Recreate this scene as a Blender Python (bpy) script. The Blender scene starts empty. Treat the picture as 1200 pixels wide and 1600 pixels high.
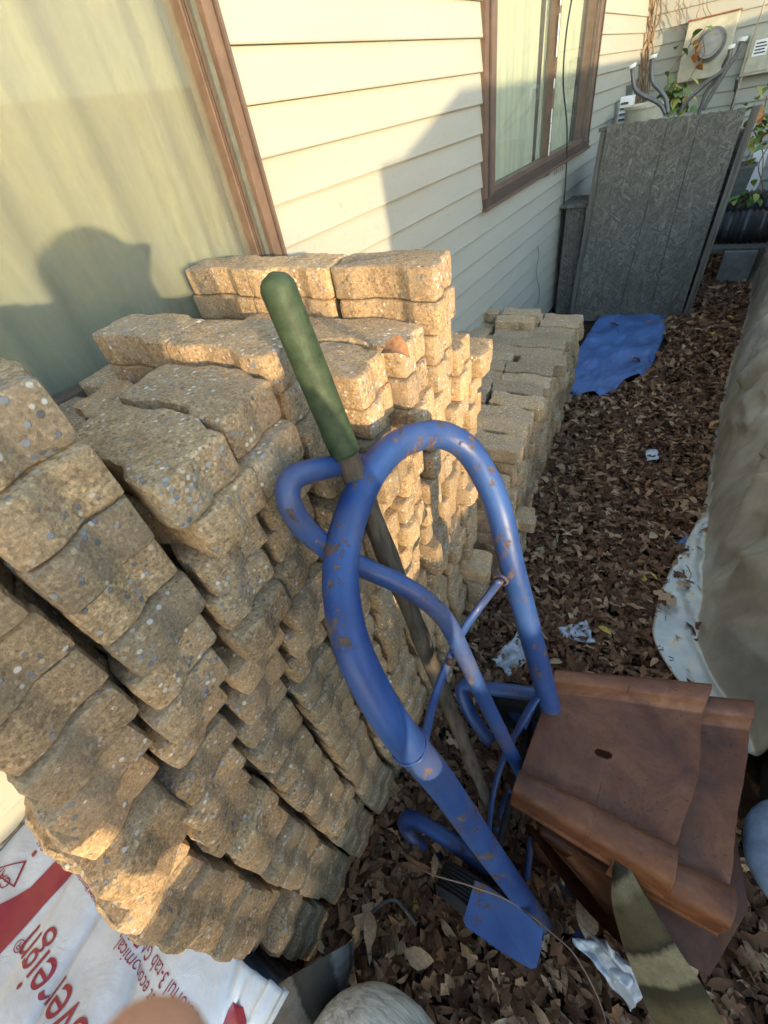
import bpy, bmesh, math, random
from mathutils import Vector, Matrix, noise
random.seed(7)
R = math.radians
scene = bpy.context.scene
C = scene.collection

# ---------------------------------------------------------------- camera, sky, sun, exposure
H = 1.5                                     # camera height
F = 668.27                                  # focal length in photo pixels (1200 x 1600)
ROT = Matrix(((0.83772837, -0.26457633, 0.47797825), (0.52376248, 0.63760939, -0.56502569), (-0.15515609, 0.72367013, 0.67251076)))
cam_d = bpy.data.cameras.new('camera')
cam = bpy.data.objects.new('camera', cam_d); C.objects.link(cam)
cam_d.sensor_fit = 'VERTICAL'; cam_d.sensor_height = 24.0; cam_d.sensor_width = 18.0
cam_d.lens = F / 1600 * 24.0
cam_d.clip_start = 0.01; cam_d.clip_end = 500
cam_d.dof.use_dof = True; cam_d.dof.focus_distance = 0.9; cam_d.dof.aperture_fstop = 7.0
cam.matrix_world = Matrix.Translation((0, 0, H)) @ ROT.to_quaternion().to_matrix().to_4x4()
scene.camera = cam
SUN = Vector((0.868, -0.483, 0.112)).normalized()
world = bpy.data.worlds.new('World'); scene.world = world; world.use_nodes = True
wn = world.node_tree.nodes; wn.clear()
sky = wn.new('ShaderNodeTexSky'); sky.sky_type = 'NISHITA'; sky.sun_disc = False
sky.sun_elevation = math.asin(SUN.z); sky.sun_rotation = math.atan2(SUN.x, SUN.y)
sky.dust_density = 0.5; sky.air_density = 1.0; sky.ozone_density = 1.4
bg = wn.new('ShaderNodeBackground'); bg.inputs[1].default_value = 0.15
wo = wn.new('ShaderNodeOutputWorld')
world.node_tree.links.new(sky.outputs[0], bg.inputs[0]); world.node_tree.links.new(bg.outputs[0], wo.inputs[0])
sd = bpy.data.lights.new('sun', 'SUN'); sd.energy = 1.0; sd.angle = R(0.5); sd.color = (1.0, 0.78, 0.48)
sun = bpy.data.objects.new('sun', sd); C.objects.link(sun)
sun.rotation_euler = SUN.to_track_quat('Z', 'Y').to_euler(); sun.location = SUN * 20
scene.view_settings.view_transform = 'Standard'; scene.view_settings.look = 'None'
scene.view_settings.exposure = 2.95; scene.view_settings.gamma = 1.0
scene.cycles.max_bounces = 8; scene.cycles.diffuse_bounces = 4

# ---------------------------------------------------------------- helpers
def ray(u, v): return ROT @ Vector((u - 600, 800 - v, -F))
def dz(u, v, z):  d = ray(u, v); return Vector((0, 0, H)) + d * ((z - H) / d.z)
def dx(u, v, x):  d = ray(u, v); return Vector((0, 0, H)) + d * (x / d.x)
def dy(u, v, y):  d = ray(u, v); return Vector((0, 0, H)) + d * (y / d.y)
def dd(u, v, dep): return Vector((0, 0, H)) + ray(u, v) * (dep / F)

def thing(name, label, cat, loc=(0, 0, 0), group=None):
    o = bpy.data.objects.new(name, None); o.empty_display_size = 0.05
    C.objects.link(o); o.location = loc
    o['label'] = label; o['category'] = cat
    if group: o['group'] = group
    return o
def tag(o, label=None, cat=None, group=None, kind=None):
    if label: o['label'] = label
    if cat: o['category'] = cat
    if group: o['group'] = group
    if kind: o['kind'] = kind
    return o
def link(name, me, parent=None, mat=None):
    o = bpy.data.objects.new(name, me); C.objects.link(o)
    if mat is not None:
        me.materials.clear(); me.materials.append(mat)
    if parent is not None:
        o.parent = parent
        o.matrix_parent_inverse = Matrix.Translation(-Vector(parent.location)) if parent.type == 'EMPTY' else Matrix()
        if parent.type != 'EMPTY': o.matrix_parent_inverse = Matrix()
    return o
def obj(name, bm, mat, parent=None, smooth=False):
    me = bpy.data.meshes.new(name); bm.normal_update(); bm.to_mesh(me); bm.free()
    if smooth:
        for p in me.polygons: p.use_smooth = True
    return link(name, me, parent, mat)
def box(bm, c, s, rot=None, bev=0.0):
    r = bmesh.ops.create_cube(bm, size=1.0)
    m = Matrix.Translation(c) @ (rot.to_4x4() if rot is not None else Matrix()) @ Matrix.Diagonal((s[0], s[1], s[2], 1))
    bmesh.ops.transform(bm, matrix=m, verts=r['verts'])
    if bev:
        es = list({e for v in r['verts'] for e in v.link_edges})
        bmesh.ops.bevel(bm, geom=es, offset=bev, segments=2, affect='EDGES', profile=0.6)
def boxes(lo, hi, bm=None, bev=0.0):
    bm = bm or bmesh.new()
    box(bm, [(a + b) / 2 for a, b in zip(lo, hi)], [abs(b - a) for a, b in zip(lo, hi)], None, bev)
    return bm
def smooth_path(pts, n=8, closed=False):
    P = [Vector(p) for p in pts]; out = []
    m = len(P)
    for i in range(m if closed else m - 1):
        if closed: a, b, c, d = P[(i - 1) % m], P[i], P[(i + 1) % m], P[(i + 2) % m]
        else: a, b, c, d = P[max(i - 1, 0)], P[i], P[i + 1], P[min(i + 2, m - 1)]
        for k in range(n):
            t = k / n
            out.append(0.5 * ((2 * b) + (c - a) * t + (2 * a - 5 * b + 4 * c - d) * t * t + (3 * b - a - 3 * c + d) * t ** 3))
    if not closed: out.append(P[-1])
    return out
def tube(bm, pts, r, seg=16, n=8, caps=True, sy=1.0, smooth=True):
    path = smooth_path(pts, n) if smooth else [Vector(p) for p in pts]
    rr = r if callable(r) else (lambda t: r)
    T = (path[1] - path[0]).normalized()
    N = T.orthogonal().normalized(); rings = []
    for i, p in enumerate(path):
        T2 = (path[min(i + 1, len(path) - 1)] - path[max(i - 1, 0)]).normalized()
        q = T.rotation_difference(T2); N = (q @ N); N = (N - T2 * N.dot(T2)).normalized(); T = T2
        B = T.cross(N); rad = rr(i / (len(path) - 1))
        rings.append([bm.verts.new(p + N * math.cos(a) * rad + B * math.sin(a) * rad * sy) for a in [2 * math.pi * k / seg for k in range(seg)]])
    for a, b in zip(rings, rings[1:]):
        for k in range(seg): bm.faces.new((a[k], a[(k + 1) % seg], b[(k + 1) % seg], b[k]))
    if caps:
        bm.faces.new(rings[0][::-1]); bm.faces.new(rings[-1])
    return bm
def bar(bm, a, b, w, t, up=(0, 0, 1)):
    a, b = Vector(a), Vector(b); x = (b - a); L = x.length; x.normalize()
    y = Vector(up).cross(x).normalized(); z = x.cross(y)
    m = Matrix((x, y, z)).transposed()
    box(bm, (a + b) / 2, (L, w, t), m, 0)
def plate(bm, pts, th):
    P = [Vector(p) for p in pts]; n = (P[1] - P[0]).cross(P[2] - P[0]).normalized() * th
    a = [bm.verts.new(p) for p in P]; b = [bm.verts.new(p - n) for p in P]
    bm.faces.new(a); bm.faces.new(b[::-1])
    for i in range(len(P)):
        j = (i + 1) % len(P); bm.faces.new((a[j], a[i], b[i], b[j]))
    return bm
def sheet(fn, nu, nv, mat, name, parent=None, th=0.0):
    bm = bmesh.new()
    V = [[bm.verts.new(fn(i / nu, j / nv)) for j in range(nv + 1)] for i in range(nu + 1)]
    for i in range(nu):
        for j in range(nv): bm.faces.new((V[i][j], V[i + 1][j], V[i + 1][j + 1], V[i][j + 1]))
    if th:
        bm.normal_update()
        bmesh.ops.solidify(bm, geom=bm.faces[:], thickness=th)
    return obj(name, bm, mat, parent, True)

# ---------------------------------------------------------------- materials
class Mat:
    def __init__(s, name, rough=0.8, metal=0.0, spec=0.3):
        s.m = bpy.data.materials.new(name); s.m.use_nodes = True
        s.t = s.m.node_tree; s.n = s.t.nodes; s.b = s.n['Principled BSDF']
        s.b.inputs['Roughness'].default_value = rough; s.b.inputs['Metallic'].default_value = metal
        s.b.inputs['Specular IOR Level'].default_value = spec
        s.tc = s.n.new('ShaderNodeTexCoord'); s.co = s.tc.outputs['Object']
    def w(s, a, b): s.t.links.new(a, b)
    def world_co(s):
        g = s.n.new('ShaderNodeNewGeometry'); s.co = g.outputs['Position']; return s
    def rand_co(s):
        oi = s.n.new('ShaderNodeObjectInfo'); s.oi = oi
        mp = s.n.new('ShaderNodeVectorMath'); mp.operation = 'MULTIPLY_ADD'
        cm = s.n.new('ShaderNodeCombineXYZ')
        for i in range(3): s.w(oi.outputs['Random'], cm.inputs[i])
        s.w(cm.outputs[0], mp.inputs[0]); mp.inputs[1].default_value = (37, 91, 53); s.w(s.co, mp.inputs[2])
        s.co = mp.outputs[0]; return s
    def scale(s, v, src=None):
        m = s.n.new('ShaderNodeMapping'); m.inputs['Scale'].default_value = v; s.w(src or s.co, m.inputs[0]); return m.outputs[0]
    def noise(s, sc, det=6, rough=0.6, co=None, dist=0.0):
        x = s.n.new('ShaderNodeTexNoise'); x.inputs['Scale'].default_value = sc; x.inputs['Detail'].default_value = det
        x.inputs['Roughness'].default_value = rough; x.inputs['Distortion'].default_value = dist; s.w(co or s.co, x.inputs['Vector']); return x.outputs['Fac']
    def vor(s, sc, feat='F1', out='Color', co=None, rnd=1.0):
        x = s.n.new('ShaderNodeTexVoronoi'); x.feature = feat; x.inputs['Scale'].default_value = sc; x.inputs['Randomness'].default_value = rnd
        s.w(co or s.co, x.inputs['Vector']); return x.outputs[out]
    def ramp(s, src, stops, interp='LINEAR'):
        x = s.n.new('ShaderNodeValToRGB'); x.color_ramp.interpolation = interp
        e = x.color_ramp.elements
        while len(e) < len(stops): e.new(0.5)
        for k, (p, c) in zip(e, stops):
            k.position = p; k.color = (c, c, c, 1) if isinstance(c, (int, float)) else (*c, 1)
        s.w(src, x.inputs[0]); return x.outputs[0]
    def mix(s, fac, a, b, mode='MIX'):
        x = s.n.new('ShaderNodeMix'); x.data_type = 'RGBA'; x.blend_type = mode
        for sock, v in ((x.inputs[0], fac), (x.inputs[6], a), (x.inputs[7], b)):
            if isinstance(v, (int, float)): sock.default_value = v if sock.type == 'VALUE' else (v, v, v, 1)
            elif isinstance(v, tuple): sock.default_value = (*v, 1)
            else: s.w(v, sock)
        return x.outputs[2]
    def math(s, op, a, b=0.5):
        x = s.n.new('ShaderNodeMath'); x.operation = op; x.use_clamp = True
        for i, v in enumerate((a, b)):
            if isinstance(v, (int, float)): x.inputs[i].default_value = v
            else: s.w(v, x.inputs[i])
        return x.outputs[0]
    def sep(s, src, ch=0):
        x = s.n.new('ShaderNodeSeparateColor'); s.w(src, x.inputs[0]); return x.outputs[ch]
    def color(s, c):
        if isinstance(c, tuple): s.b.inputs['Base Color'].default_value = (*c, 1)
        else: s.w(c, s.b.inputs['Base Color'])
        return s
    def rough(s, c): s.w(c, s.b.inputs['Roughness']); return s
    def bump(s, h, st=0.5, d=0.003):
        x = s.n.new('ShaderNodeBump'); x.inputs['Strength'].default_value = st; x.inputs['Distance'].default_value = d
        s.w(h, x.inputs['Height'])
        if s.b.inputs['Normal'].links: s.w(s.b.inputs['Normal'].links[0].from_socket, x.inputs['Normal'])
        s.w(x.outputs[0], s.b.inputs['Normal']); return s

def m_concrete():
    s = Mat('tan_concrete', 0.95, 0, 0.15).rand_co()
    big = s.noise(9, 3, 0.5); mid = s.noise(60, 5, 0.7); fine = s.noise(300, 4, 0.8); gr = s.sep(s.vor(270), 0)
    base = s.ramp(mid, [(0.3, (0.42, 0.30, 0.175)), (0.5, (0.58, 0.43, 0.26)), (0.72, (0.72, 0.56, 0.36))])
    base = s.mix(s.ramp(fine, [(0.35, 0.75), (0.65, 0.0)]), base, (0.20, 0.13, 0.075))
    base = s.mix(1.0, base, s.ramp(gr, [(0.0, (0.62, 0.59, 0.57)), (0.2, (0.88, 0.86, 0.84)), (0.8, (1.06, 1.04, 1.0)), (1.0, (1.35, 1.32, 1.28))]), 'MULTIPLY')
    gray = s.mix(0.4, base, (0.36, 0.29, 0.21))
    base = s.mix(s.ramp(big, [(0.42, 0.0), (0.62, 1.0)]), base, gray)
    cell = s.vor(125); cd = s.vor(125, 'F1', 'Distance')
    sel = s.sep(cell, 0); tone = s.sep(cell, 1)
    region = s.ramp(s.noise(11, 4, 0.65), [(0.44, 0.0), (0.62, 0.72)])
    thr = s.math('SUBTRACT', 1.03, region); thr = s.math('SUBTRACT', thr, 0.075)
    on = s.math('GREATER_THAN', sel, thr)
    round_ = s.ramp(cd, [(0.0, 1.0), (0.33, 1.0), (0.42, 0.0)])
    on = s.math('MULTIPLY', on, round_)
    peb = s.ramp(tone, [(0.0, (0.16, 0.155, 0.15)), (0.3, (0.30, 0.31, 0.33)), (0.55, (0.42, 0.43, 0.44)), (0.7, (0.58, 0.42, 0.25)), (0.85, (0.62, 0.56, 0.46)), (1.0, (0.80, 0.76, 0.68))])
    col = s.mix(on, base, peb)
    v = s.ramp(s.oi.outputs['Random'], [(0.0, (0.74, 0.74, 0.74)), (0.3, (0.90, 0.86, 0.82)), (0.7, (1.0, 0.98, 0.96)), (1.0, (1.18, 1.10, 1.0))])
    s.color(s.mix(1.0, col, v, 'MULTIPLY'))
    s.bump(gr, 0.55, 0.0022); s.bump(s.noise(190, 5, 0.8), 0.8, 0.004); s.bump(on, 0.6, 0.002); s.bump(mid, 0.3, 0.003)
    return s.m
def m_siding(name, c):
    s = Mat(name, 0.55, 0, 0.3).world_co()
    st = s.noise(2.2, 5, 0.6, s.scale((1, 1, 6)))
    d = s.noise(60, 4, 0.7, s.scale((1, 0.6, 1)))
    col = s.mix(s.ramp(st, [(0.35, 0.0), (0.75, 0.35)]), c, (c[0] * 0.78, c[1] * 0.76, c[2] * 0.70))
    col = s.mix(s.ramp(d, [(0.60, 0.0), (0.74, 0.6)]), col, (0.20, 0.19, 0.15))
    s.color(col); s.bump(s.noise(25, 3, 0.5, s.scale((1, .25, 3))), 0.12, 0.004); s.bump(s.noise(2.5, 2, 0.5), 0.25, 0.03)
    return s.m
def m_plain(name, c, rough=0.7, metal=0.0, var=0.35, sc=12, spec=0.3, bump=0.2, bd=0.002):
    s = Mat(name, rough, metal, spec).world_co()
    n = s.noise(sc, 6, 0.65)
    s.color(s.mix(s.ramp(n, [(0.3, 0.0), (0.7, 1.0)]), tuple(x * (1 - var) for x in c), tuple(min(1, x * (1 + var * 0.5)) for x in c)))
    if bump: s.bump(s.noise(sc * 6, 4, 0.6), bump, bd)
    return s.m
def m_blue():
    s = Mat('chipped_blue_paint', 0.42, 0.0, 0.5).world_co()
    n = s.noise(70, 8, 0.75, s.scale((1, 1, .55)), 0.3); l = s.noise(8, 4, 0.6)
    chip = s.ramp(s.math('ADD', s.math('MULTIPLY', n, 0.56), s.math('MULTIPLY', l, 0.55)), [(0.62, 0.0), (0.64, 1.0)])
    fine = s.ramp(s.noise(170, 4, 0.7), [(0.63, 0.0), (0.67, 0.8)])
    paint = s.mix(s.ramp(s.noise(7, 4, 0.6), [(0.3, 0.0), (0.7, 1.0)]), (0.010, 0.034, 0.135), (0.030, 0.082, 0.24))
    paint = s.mix(s.ramp(s.noise(5, 5, 0.7), [(0.48, 0.0), (0.70, 0.5)]), paint, (0.12, 0.105, 0.11))
    rust = s.ramp(s.noise(60, 5, 0.7), [(0.3, (0.05, 0.028, 0.022)), (0.6, (0.13, 0.075, 0.05)), (0.8, (0.30, 0.24, 0.20))])
    f = s.math('MAXIMUM', chip, fine)
    s.color(s.mix(f, paint, rust)); s.rough(s.ramp(f, [(0, 0.46), (1, 0.9)]))
    s.bump(s.math('SUBTRACT', 1.0, f), 0.5, 0.0008); s.bump(s.noise(90, 4, 0.6), 0.1, 0.001)
    return s.m
def m_rust(name='rusty_steel', k=1.0):
    s = Mat(name, 0.7, 0.15, 0.4).world_co()
    a = s.ramp(s.noise(9, 8, 0.72, None, 0.5), [(0.25, (0.060 * k, 0.022 * k, 0.014 * k)), (0.5, (0.165 * k, 0.058 * k, 0.024 * k)), (0.75, (0.29 * k, 0.118 * k, 0.045 * k))])
    pit = s.ramp(s.noise(130, 4, 0.7), [(0.60, 0.0), (0.66, 0.8)])
    reg = s.ramp(s.noise(7, 3, 0.6), [(0.42, 0.0), (0.6, 1.0)])
    s.color(s.mix(s.math('MULTIPLY', pit, reg), a, (0.03, 0.012, 0.01)))
    s.rough(s.ramp(s.noise(30, 5, 0.6), [(0.3, 0.36), (0.7, 0.7)]))
    s.bump(s.noise(300, 4, 0.7), 0.35, 0.0015); s.bump(s.noise(20, 4, 0.6), 0.25, 0.004)
    return s.m
def m_osb():
    s = Mat('weathered_strand_board', 0.9, 0, 0.1)
    cols = None
    a = s.noise(6, 3, 0.5)
    wv = s.n.new('ShaderNodeTexNoise'); wv.inputs['Scale'].default_value = 5; s.w(s.co, wv.inputs['Vector'])
    wm = s.n.new('ShaderNodeVectorMath'); wm.operation = 'MULTIPLY_ADD'; s.w(wv.outputs['Color'], wm.inputs[0]); wm.inputs[1].default_value = (.035, .035, .035); s.w(s.co, wm.inputs[2]); s.co = wm.outputs[0]
    def strands(rot, sc):
        m0 = s.n.new('ShaderNodeMapping'); m0.inputs['Rotation'].default_value = (0, rot, 0); s.w(s.co, m0.inputs[0])
        m = s.n.new('ShaderNodeMapping'); m.inputs['Scale'].default_value = sc
        s.w(m0.outputs[0], m.inputs[0]); return s.sep(s.vor(1.0, 'F1', 'Color', m.outputs[0]), 0)
    s1 = strands(0.7, (16, 16, 95)); s2 = strands(-0.6, (18, 18, 105)); s3 = strands(1.5, (16, 16, 95))
    m1 = s.ramp(s.noise(30, 3, 0.6), [(0.48, 0.0), (0.52, 1.0)]); m2 = s.ramp(s.noise(24, 3, 0.6, s.scale((1.3, 1, 1))), [(0.5, 0.0), (0.54, 1.0)])
    v = s.mix(m2, s.mix(m1, s1, s2), s3)
    c = s.ramp(v, [(0.0, (0.085, 0.078, 0.066)), (0.5, (0.135, 0.125, 0.105)), (0.9, (0.18, 0.17, 0.145)), (1.0, (0.225, 0.21, 0.18))])
    c = s.mix(s.ramp(a, [(0.35, 0.0), (0.7, 0.5)]), c, (0.09, 0.09, 0.075))
    c = s.mix(s.ramp(s.noise(160, 4, 0.7), [(0.45, 0.0), (0.7, 0.6)]), c, (0.05, 0.05, 0.045))
    s.color(c); s.bump(v, 0.6, 0.003)
    return s.m
def m_wood(name, c, ax=2, sc=60):
    s = Mat(name, 0.9, 0, 0.1)
    k = [sc, sc, sc]; k[ax] = sc / 18
    g = s.noise(1.0, 6, 0.7, s.scale(tuple(k)), 0.6)
    s.color(s.ramp(g, [(0.3, tuple(x * 0.35 for x in c)), (0.55, c), (0.8, tuple(min(1, x * 1.7) for x in c))]))
    s.bump(g, 0.8, 0.004); return s.m
def m_tarp(name, c, spec=0.5, rough=0.42, metal=0.0, bs=0.35):
    s = Mat(name, rough, metal, spec).world_co()
    n = s.noise(3.5, 6, 0.65, s.scale((1, 1.6, 0.7))); f = s.noise(16, 6, 0.6, s.scale((1, 1, .6)), 1.2)
    s.color(s.mix(s.ramp(n, [(0.3, 0.0), (0.7, 1.0)]), tuple(x * 0.62 for x in c), tuple(min(1, x * 1.12) for x in c)))
    s.bump(f, bs, 0.016); s.bump(s.noise(500, 2, 0.5), 0.08, 0.0006)
    return s.m
def m_leaf():
    s = Mat('dead_leaves', 0.75, 0, 0.25)
    at = s.n.new('ShaderNodeAttribute'); at.attribute_name = 'tone'
    r = s.sep(at.outputs['Color'], 0); g = s.sep(at.outputs['Color'], 1)
    c = s.ramp(r, [(0.0, (0.065, 0.028, 0.014)), (0.35, (0.15, 0.068, 0.032)), (0.6, (0.27, 0.14, 0.07)), (0.82, (0.46, 0.28, 0.155)), (0.97, (0.46, 0.33, 0.20)), (1.0, (0.50, 0.36, 0.07))])
    s.world_co(); c = s.mix(s.ramp(s.noise(140, 4, 0.6), [(0.4, 0.0), (0.7, 0.5)]), c, (0.06, 0.03, 0.018))
    s.color(c); s.bump(s.noise(260, 3, 0.6), 0.3, 0.001)
    return s.m
def m_fabric(name, stops, along='X', sc=1.0):
    s = Mat(name, 0.95, 0, 0.1)
    x = s.n.new('ShaderNodeSeparateXYZ'); s.w(s.tc.outputs['UV'], x.inputs[0])
    w = s.noise(8, 3, 0.5, s.tc.outputs['UV'])
    p = s.math('ADD', s.math('MULTIPLY', x.outputs[along], 0.97), s.math('MULTIPLY', w, 0.05))
    c = s.ramp(p, stops)
    s.world_co(); c = s.mix(s.ramp(s.noise(40, 5, 0.6), [(0.4, 0.0), (0.75, 0.45)]), c, (0.07, 0.065, 0.05))
    c = s.mix(s.ramp(s.noise(900, 2, 0.5), [(0.4, 0.35), (0.6, 0.0)]), c, (0.03, 0.03, 0.025))
    s.color(c); s.bump(s.noise(900, 2, 0.6), 0.6, 0.001); return s.m
def m_glass(name, dust, dustc, tint=(0.93, 0.95, 0.91)):
    m = bpy.data.materials.new(name); m.use_nodes = True; t = m.node_tree; n = t.nodes; n.clear()
    o = n.new('ShaderNodeOutputMaterial'); tr = n.new('ShaderNodeBsdfTransparent'); tr.inputs[0].default_value = (*tint, 1)
    gl = n.new('ShaderNodeBsdfGlossy'); gl.inputs['Roughness'].default_value = 0.02
    fr = n.new('ShaderNodeFresnel'); fr.inputs[0].default_value = 1.5
    mx = n.new('ShaderNodeMixShader'); ge = n.new('ShaderNodeNewGeometry'); sb = n.new('ShaderNodeMath'); sb.operation = 'SUBTRACT'; sb.inputs[0].default_value = 1.0; t.links.new(ge.outputs['Backfacing'], sb.inputs[1]); ml = n.new('ShaderNodeMath'); ml.operation = 'MULTIPLY'; t.links.new(fr.outputs[0], ml.inputs[0]); t.links.new(sb.outputs[0], ml.inputs[1]); t.links.new(ml.outputs[0], mx.inputs[0]); t.links.new(tr.outputs[0], mx.inputs[1]); t.links.new(gl.outputs[0], mx.inputs[2])
    df = n.new('ShaderNodeBsdfDiffuse'); df.inputs[0].default_value = (*dustc, 1)
    g = n.new('ShaderNodeNewGeometry'); mp = n.new('ShaderNodeMapping'); mp.inputs['Scale'].default_value = (1, 8, 1.2); t.links.new(g.outputs['Position'], mp.inputs[0])
    ns = n.new('ShaderNodeTexNoise'); ns.inputs['Scale'].default_value = 5; ns.inputs['Detail'].default_value = 8; ns.inputs['Roughness'].default_value = 0.7; t.links.new(mp.outputs[0], ns.inputs['Vector'])
    rp = n.new('ShaderNodeMapRange'); rp.inputs[1].default_value = 0.3; rp.inputs[2].default_value = 0.75; rp.inputs[3].default_value = dust * 0.5; rp.inputs[4].default_value = dust * 1.5
    t.links.new(ns.outputs['Fac'], rp.inputs[0])
    m2 = n.new('ShaderNodeMixShader'); t.links.new(rp.outputs[0], m2.inputs[0]); t.links.new(mx.outputs[0], m2.inputs[1]); t.links.new(df.outputs[0], m2.inputs[2])
    t.links.new(m2.outputs[0], o.inputs[0]); return m

CONC = m_concrete()
CREAM = m_siding('cream_siding', (0.325, 0.318, 0.268))
BROWN = m_plain('brown_window_frame', (0.125, 0.082, 0.058), 0.5, 0, 0.3, 20, 0.4)
BROWN2 = m_plain('dark_brown_frame', (0.07, 0.047, 0.036), 0.55, 0, 0.3, 20, 0.4)
SEAL = m_plain('grey_window_seal', (0.10, 0.105, 0.09), 0.8, 0, 0.3, 30)
BLUE = m_blue()
RUST = m_rust('rusty_steel', 0.82); RUST2 = m_rust('dark_rusty_steel', 0.6)
OSB = m_osb()
GREYWOOD = m_wood('weathered_grey_wood', (0.13, 0.12, 0.105))
DARKWOOD = m_wood('dark_weathered_wood', (0.085, 0.07, 0.055))
GREEN = m_plain('faded_green_plastic', (0.036, 0.056, 0.026), 0.6, 0, 0.5, 60, 0.3, 0.3)
TARP = m_tarp('silver_beige_tarp', (0.52, 0.49, 0.41), 0.9, 0.27, 0.2, 0.22)
BTARP = m_tarp('blue_tarp', (0.085, 0.165, 0.38), 0.5, 0.45, 0, 0.5)
LEAF = m_leaf()
SOIL = m_plain('dark_soil', (0.055, 0.036, 0.022), 0.95, 0, 0.5, 30, 0.1, 0.8, 0.01)
BLACK = m_plain('black_rubber', (0.022, 0.022, 0.024), 0.8, 0, 0.3, 40, 0.3, 0.4)
GREYP = m_plain('grey_meter_paint', (0.40, 0.38, 0.29), 0.55, 0.1, 0.25, 14, 0.4)
STEEL = m_plain('dull_steel', (0.13, 0.13, 0.13), 0.5, 0.4, 0.3, 30, 0.5)
WHITE = m_plain('white_plastic', (0.72, 0.72, 0.70), 0.5, 0, 0.1, 10, 0.4)
DARK = m_plain('dark_interior', (0.05, 0.05, 0.048), 0.9, 0, 0.3, 5)

# ---------------------------------------------------------------- ground
def gz(x, y): return 0.02 * noise.noise(Vector((x * 2.1, y * 2.1, 0))) + 0.008 * noise.noise(Vector((x * 9, y * 9, 3)))
bm = bmesh.new()
xs = [-40, -20, -8, -4, -2] + [-1.4 + 0.06 * i for i in range(60)] + [4, 8, 20, 40]
ys = [-40, -20, -8, -3] + [-1.6 + 0.07 * i for i in range(120)] + [8, 12, 20, 40]
gv = [[bm.verts.new((x, y, gz(x, y) - 0.03)) for y in ys] for x in xs]
for i in range(len(xs) - 1):
    for j in range(len(ys) - 1): bm.faces.new((gv[i][j], gv[i + 1][j], gv[i + 1][j + 1], gv[i][j + 1]))
tag(obj('ground', bm, SOIL, None, True), 'dark bare soil under the leaves', kind='structure')

# ---------------------------------------------------------------- house
house = thing('house', 'cream clapboard house with brown framed windows running along the left', 'house', (-1.05, 2.5, 0))
WX = -1.05; E = 0.102; Z0 = 1.5 - 0.033 * 1.05 - E * 14        # course lines
def course_mesh(y0, y1, axis='Y', top=E):
    bm = bmesh.new(); prof = [(0.0, 0.0), (0.013, 0.0), (0.0145, 0.004), (0.0135, 0.009), (0.002, top - 0.001), (0.0, top - 0.001)]
    n = max(2, int((y1 - y0) / 0.35)); rows = []
    for i in range(n + 1):
        y = y0 + (y1 - y0) * i / n; wob = 0.0015 * noise.noise(Vector((y * 1.7, random.random() * 0.2, top)))
        rows.append([bm.verts.new((WX + a + wob, y, b)) for a, b in prof])
    k = len(prof)
    for a, b in zip(rows, rows[1:]):
        for q in range(k): bm.faces.new((a[q], b[q], b[(q + 1) % k], a[(q + 1) % k]))
    bm.faces.new(rows[0]); bm.faces.new(rows[-1][::-1])
    me = bpy.data.meshes.new('siding_course'); bm.normal_update(); bm.to_mesh(me); bm.free(); me.materials.append(CREAM); return me
W1 = (-1.9, 1.03, 1.13, 2.7)        # left window y0,y1,z0,z1
W2 = (2.50, 4.58, 1.092, 2.7)       # right window
LAPS = [1.55, 2.36, 3.1]
def put_course(y0, y1, k, parent):
    o = link('siding_course', course_mesh(y0, y1), parent); o.location.z = Z0 + E * k
for k in range(0, 28):
    z = Z0 + E * k
    if z + E < W2[2] + 0.05 and z + E < W1[2] + 0.03:
        lap = [2.36, 1.62, 3.4][k % 3] + (0.1 if k > 8 else 0)
        put_course(-2.6, lap - 0.0006, k, house); put_course(lap + 0.0006, 6.47, k, house)
    else:
        put_course(-2.6, W1[0] - 0.01, k, house)
        put_course(W1[1] - 0.004, W2[0] + 0.004, k, house); put_course(W2[1] - 0.004, 6.47, k, house)
# courses notched under the two sills
def boxpart(name, lo, hi, mat, parent, bev=0.0, smooth=False): return obj(name, boxes(lo, hi, None, bev), mat, parent, smooth)
boxpart('wall_sheathing', (WX - 0.12, -2.6, 0), (WX - 0.004, 6.47, 1.07), DARK, house)
boxpart('foundation', (WX - 0.15, -2.6, -0.2), (WX - 0.006, 6.5, 0.05), m_plain('foundation_grey', (0.25, 0.25, 0.24)), house)
FY = 6.47
def far_course(k):
    bm = bmesh.new(); prof = [(0.0, 0.0), (0.013, 0.0), (0.0145, 0.004), (0.0135, 0.009), (0.002, E - 0.001), (0.0, E - 0.001)]
    n = 12; rows = [[bm.verts.new((WX + (4.0) * i / n, FY - a, b)) for a, b in prof] for i in range(n + 1)]
    q_ = len(prof)
    for a, b in zip(rows, rows[1:]):
        for q in range(q_): bm.faces.new((a[q], a[(q + 1) % q_], b[(q + 1) % q_], b[q]))
    bm.faces.new(rows[0][::-1]); bm.faces.new(rows[-1])
    return obj('siding_course', bm, CREAM, house)
fc = far_course(0)
fme = fc.data; fc.location.z = Z0
for k in range(1, 28):
    o = link('siding_course', fme, house); o.location.z = Z0 + E * k
boxpart('wall_sheathing', (WX, FY + 0.002, 0), (WX + 4.0, FY + 0.12, 2.9), DARK, house)
boxpart('corner_trim', (WX + 0.0, FY - 0.032, 0.02), (WX + 0.032, FY - 0.0, 2.8), m_plain('corner_trim_tan', (0.38, 0.27, 0.17), 0.7, 0, .4, 20), house)

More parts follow.
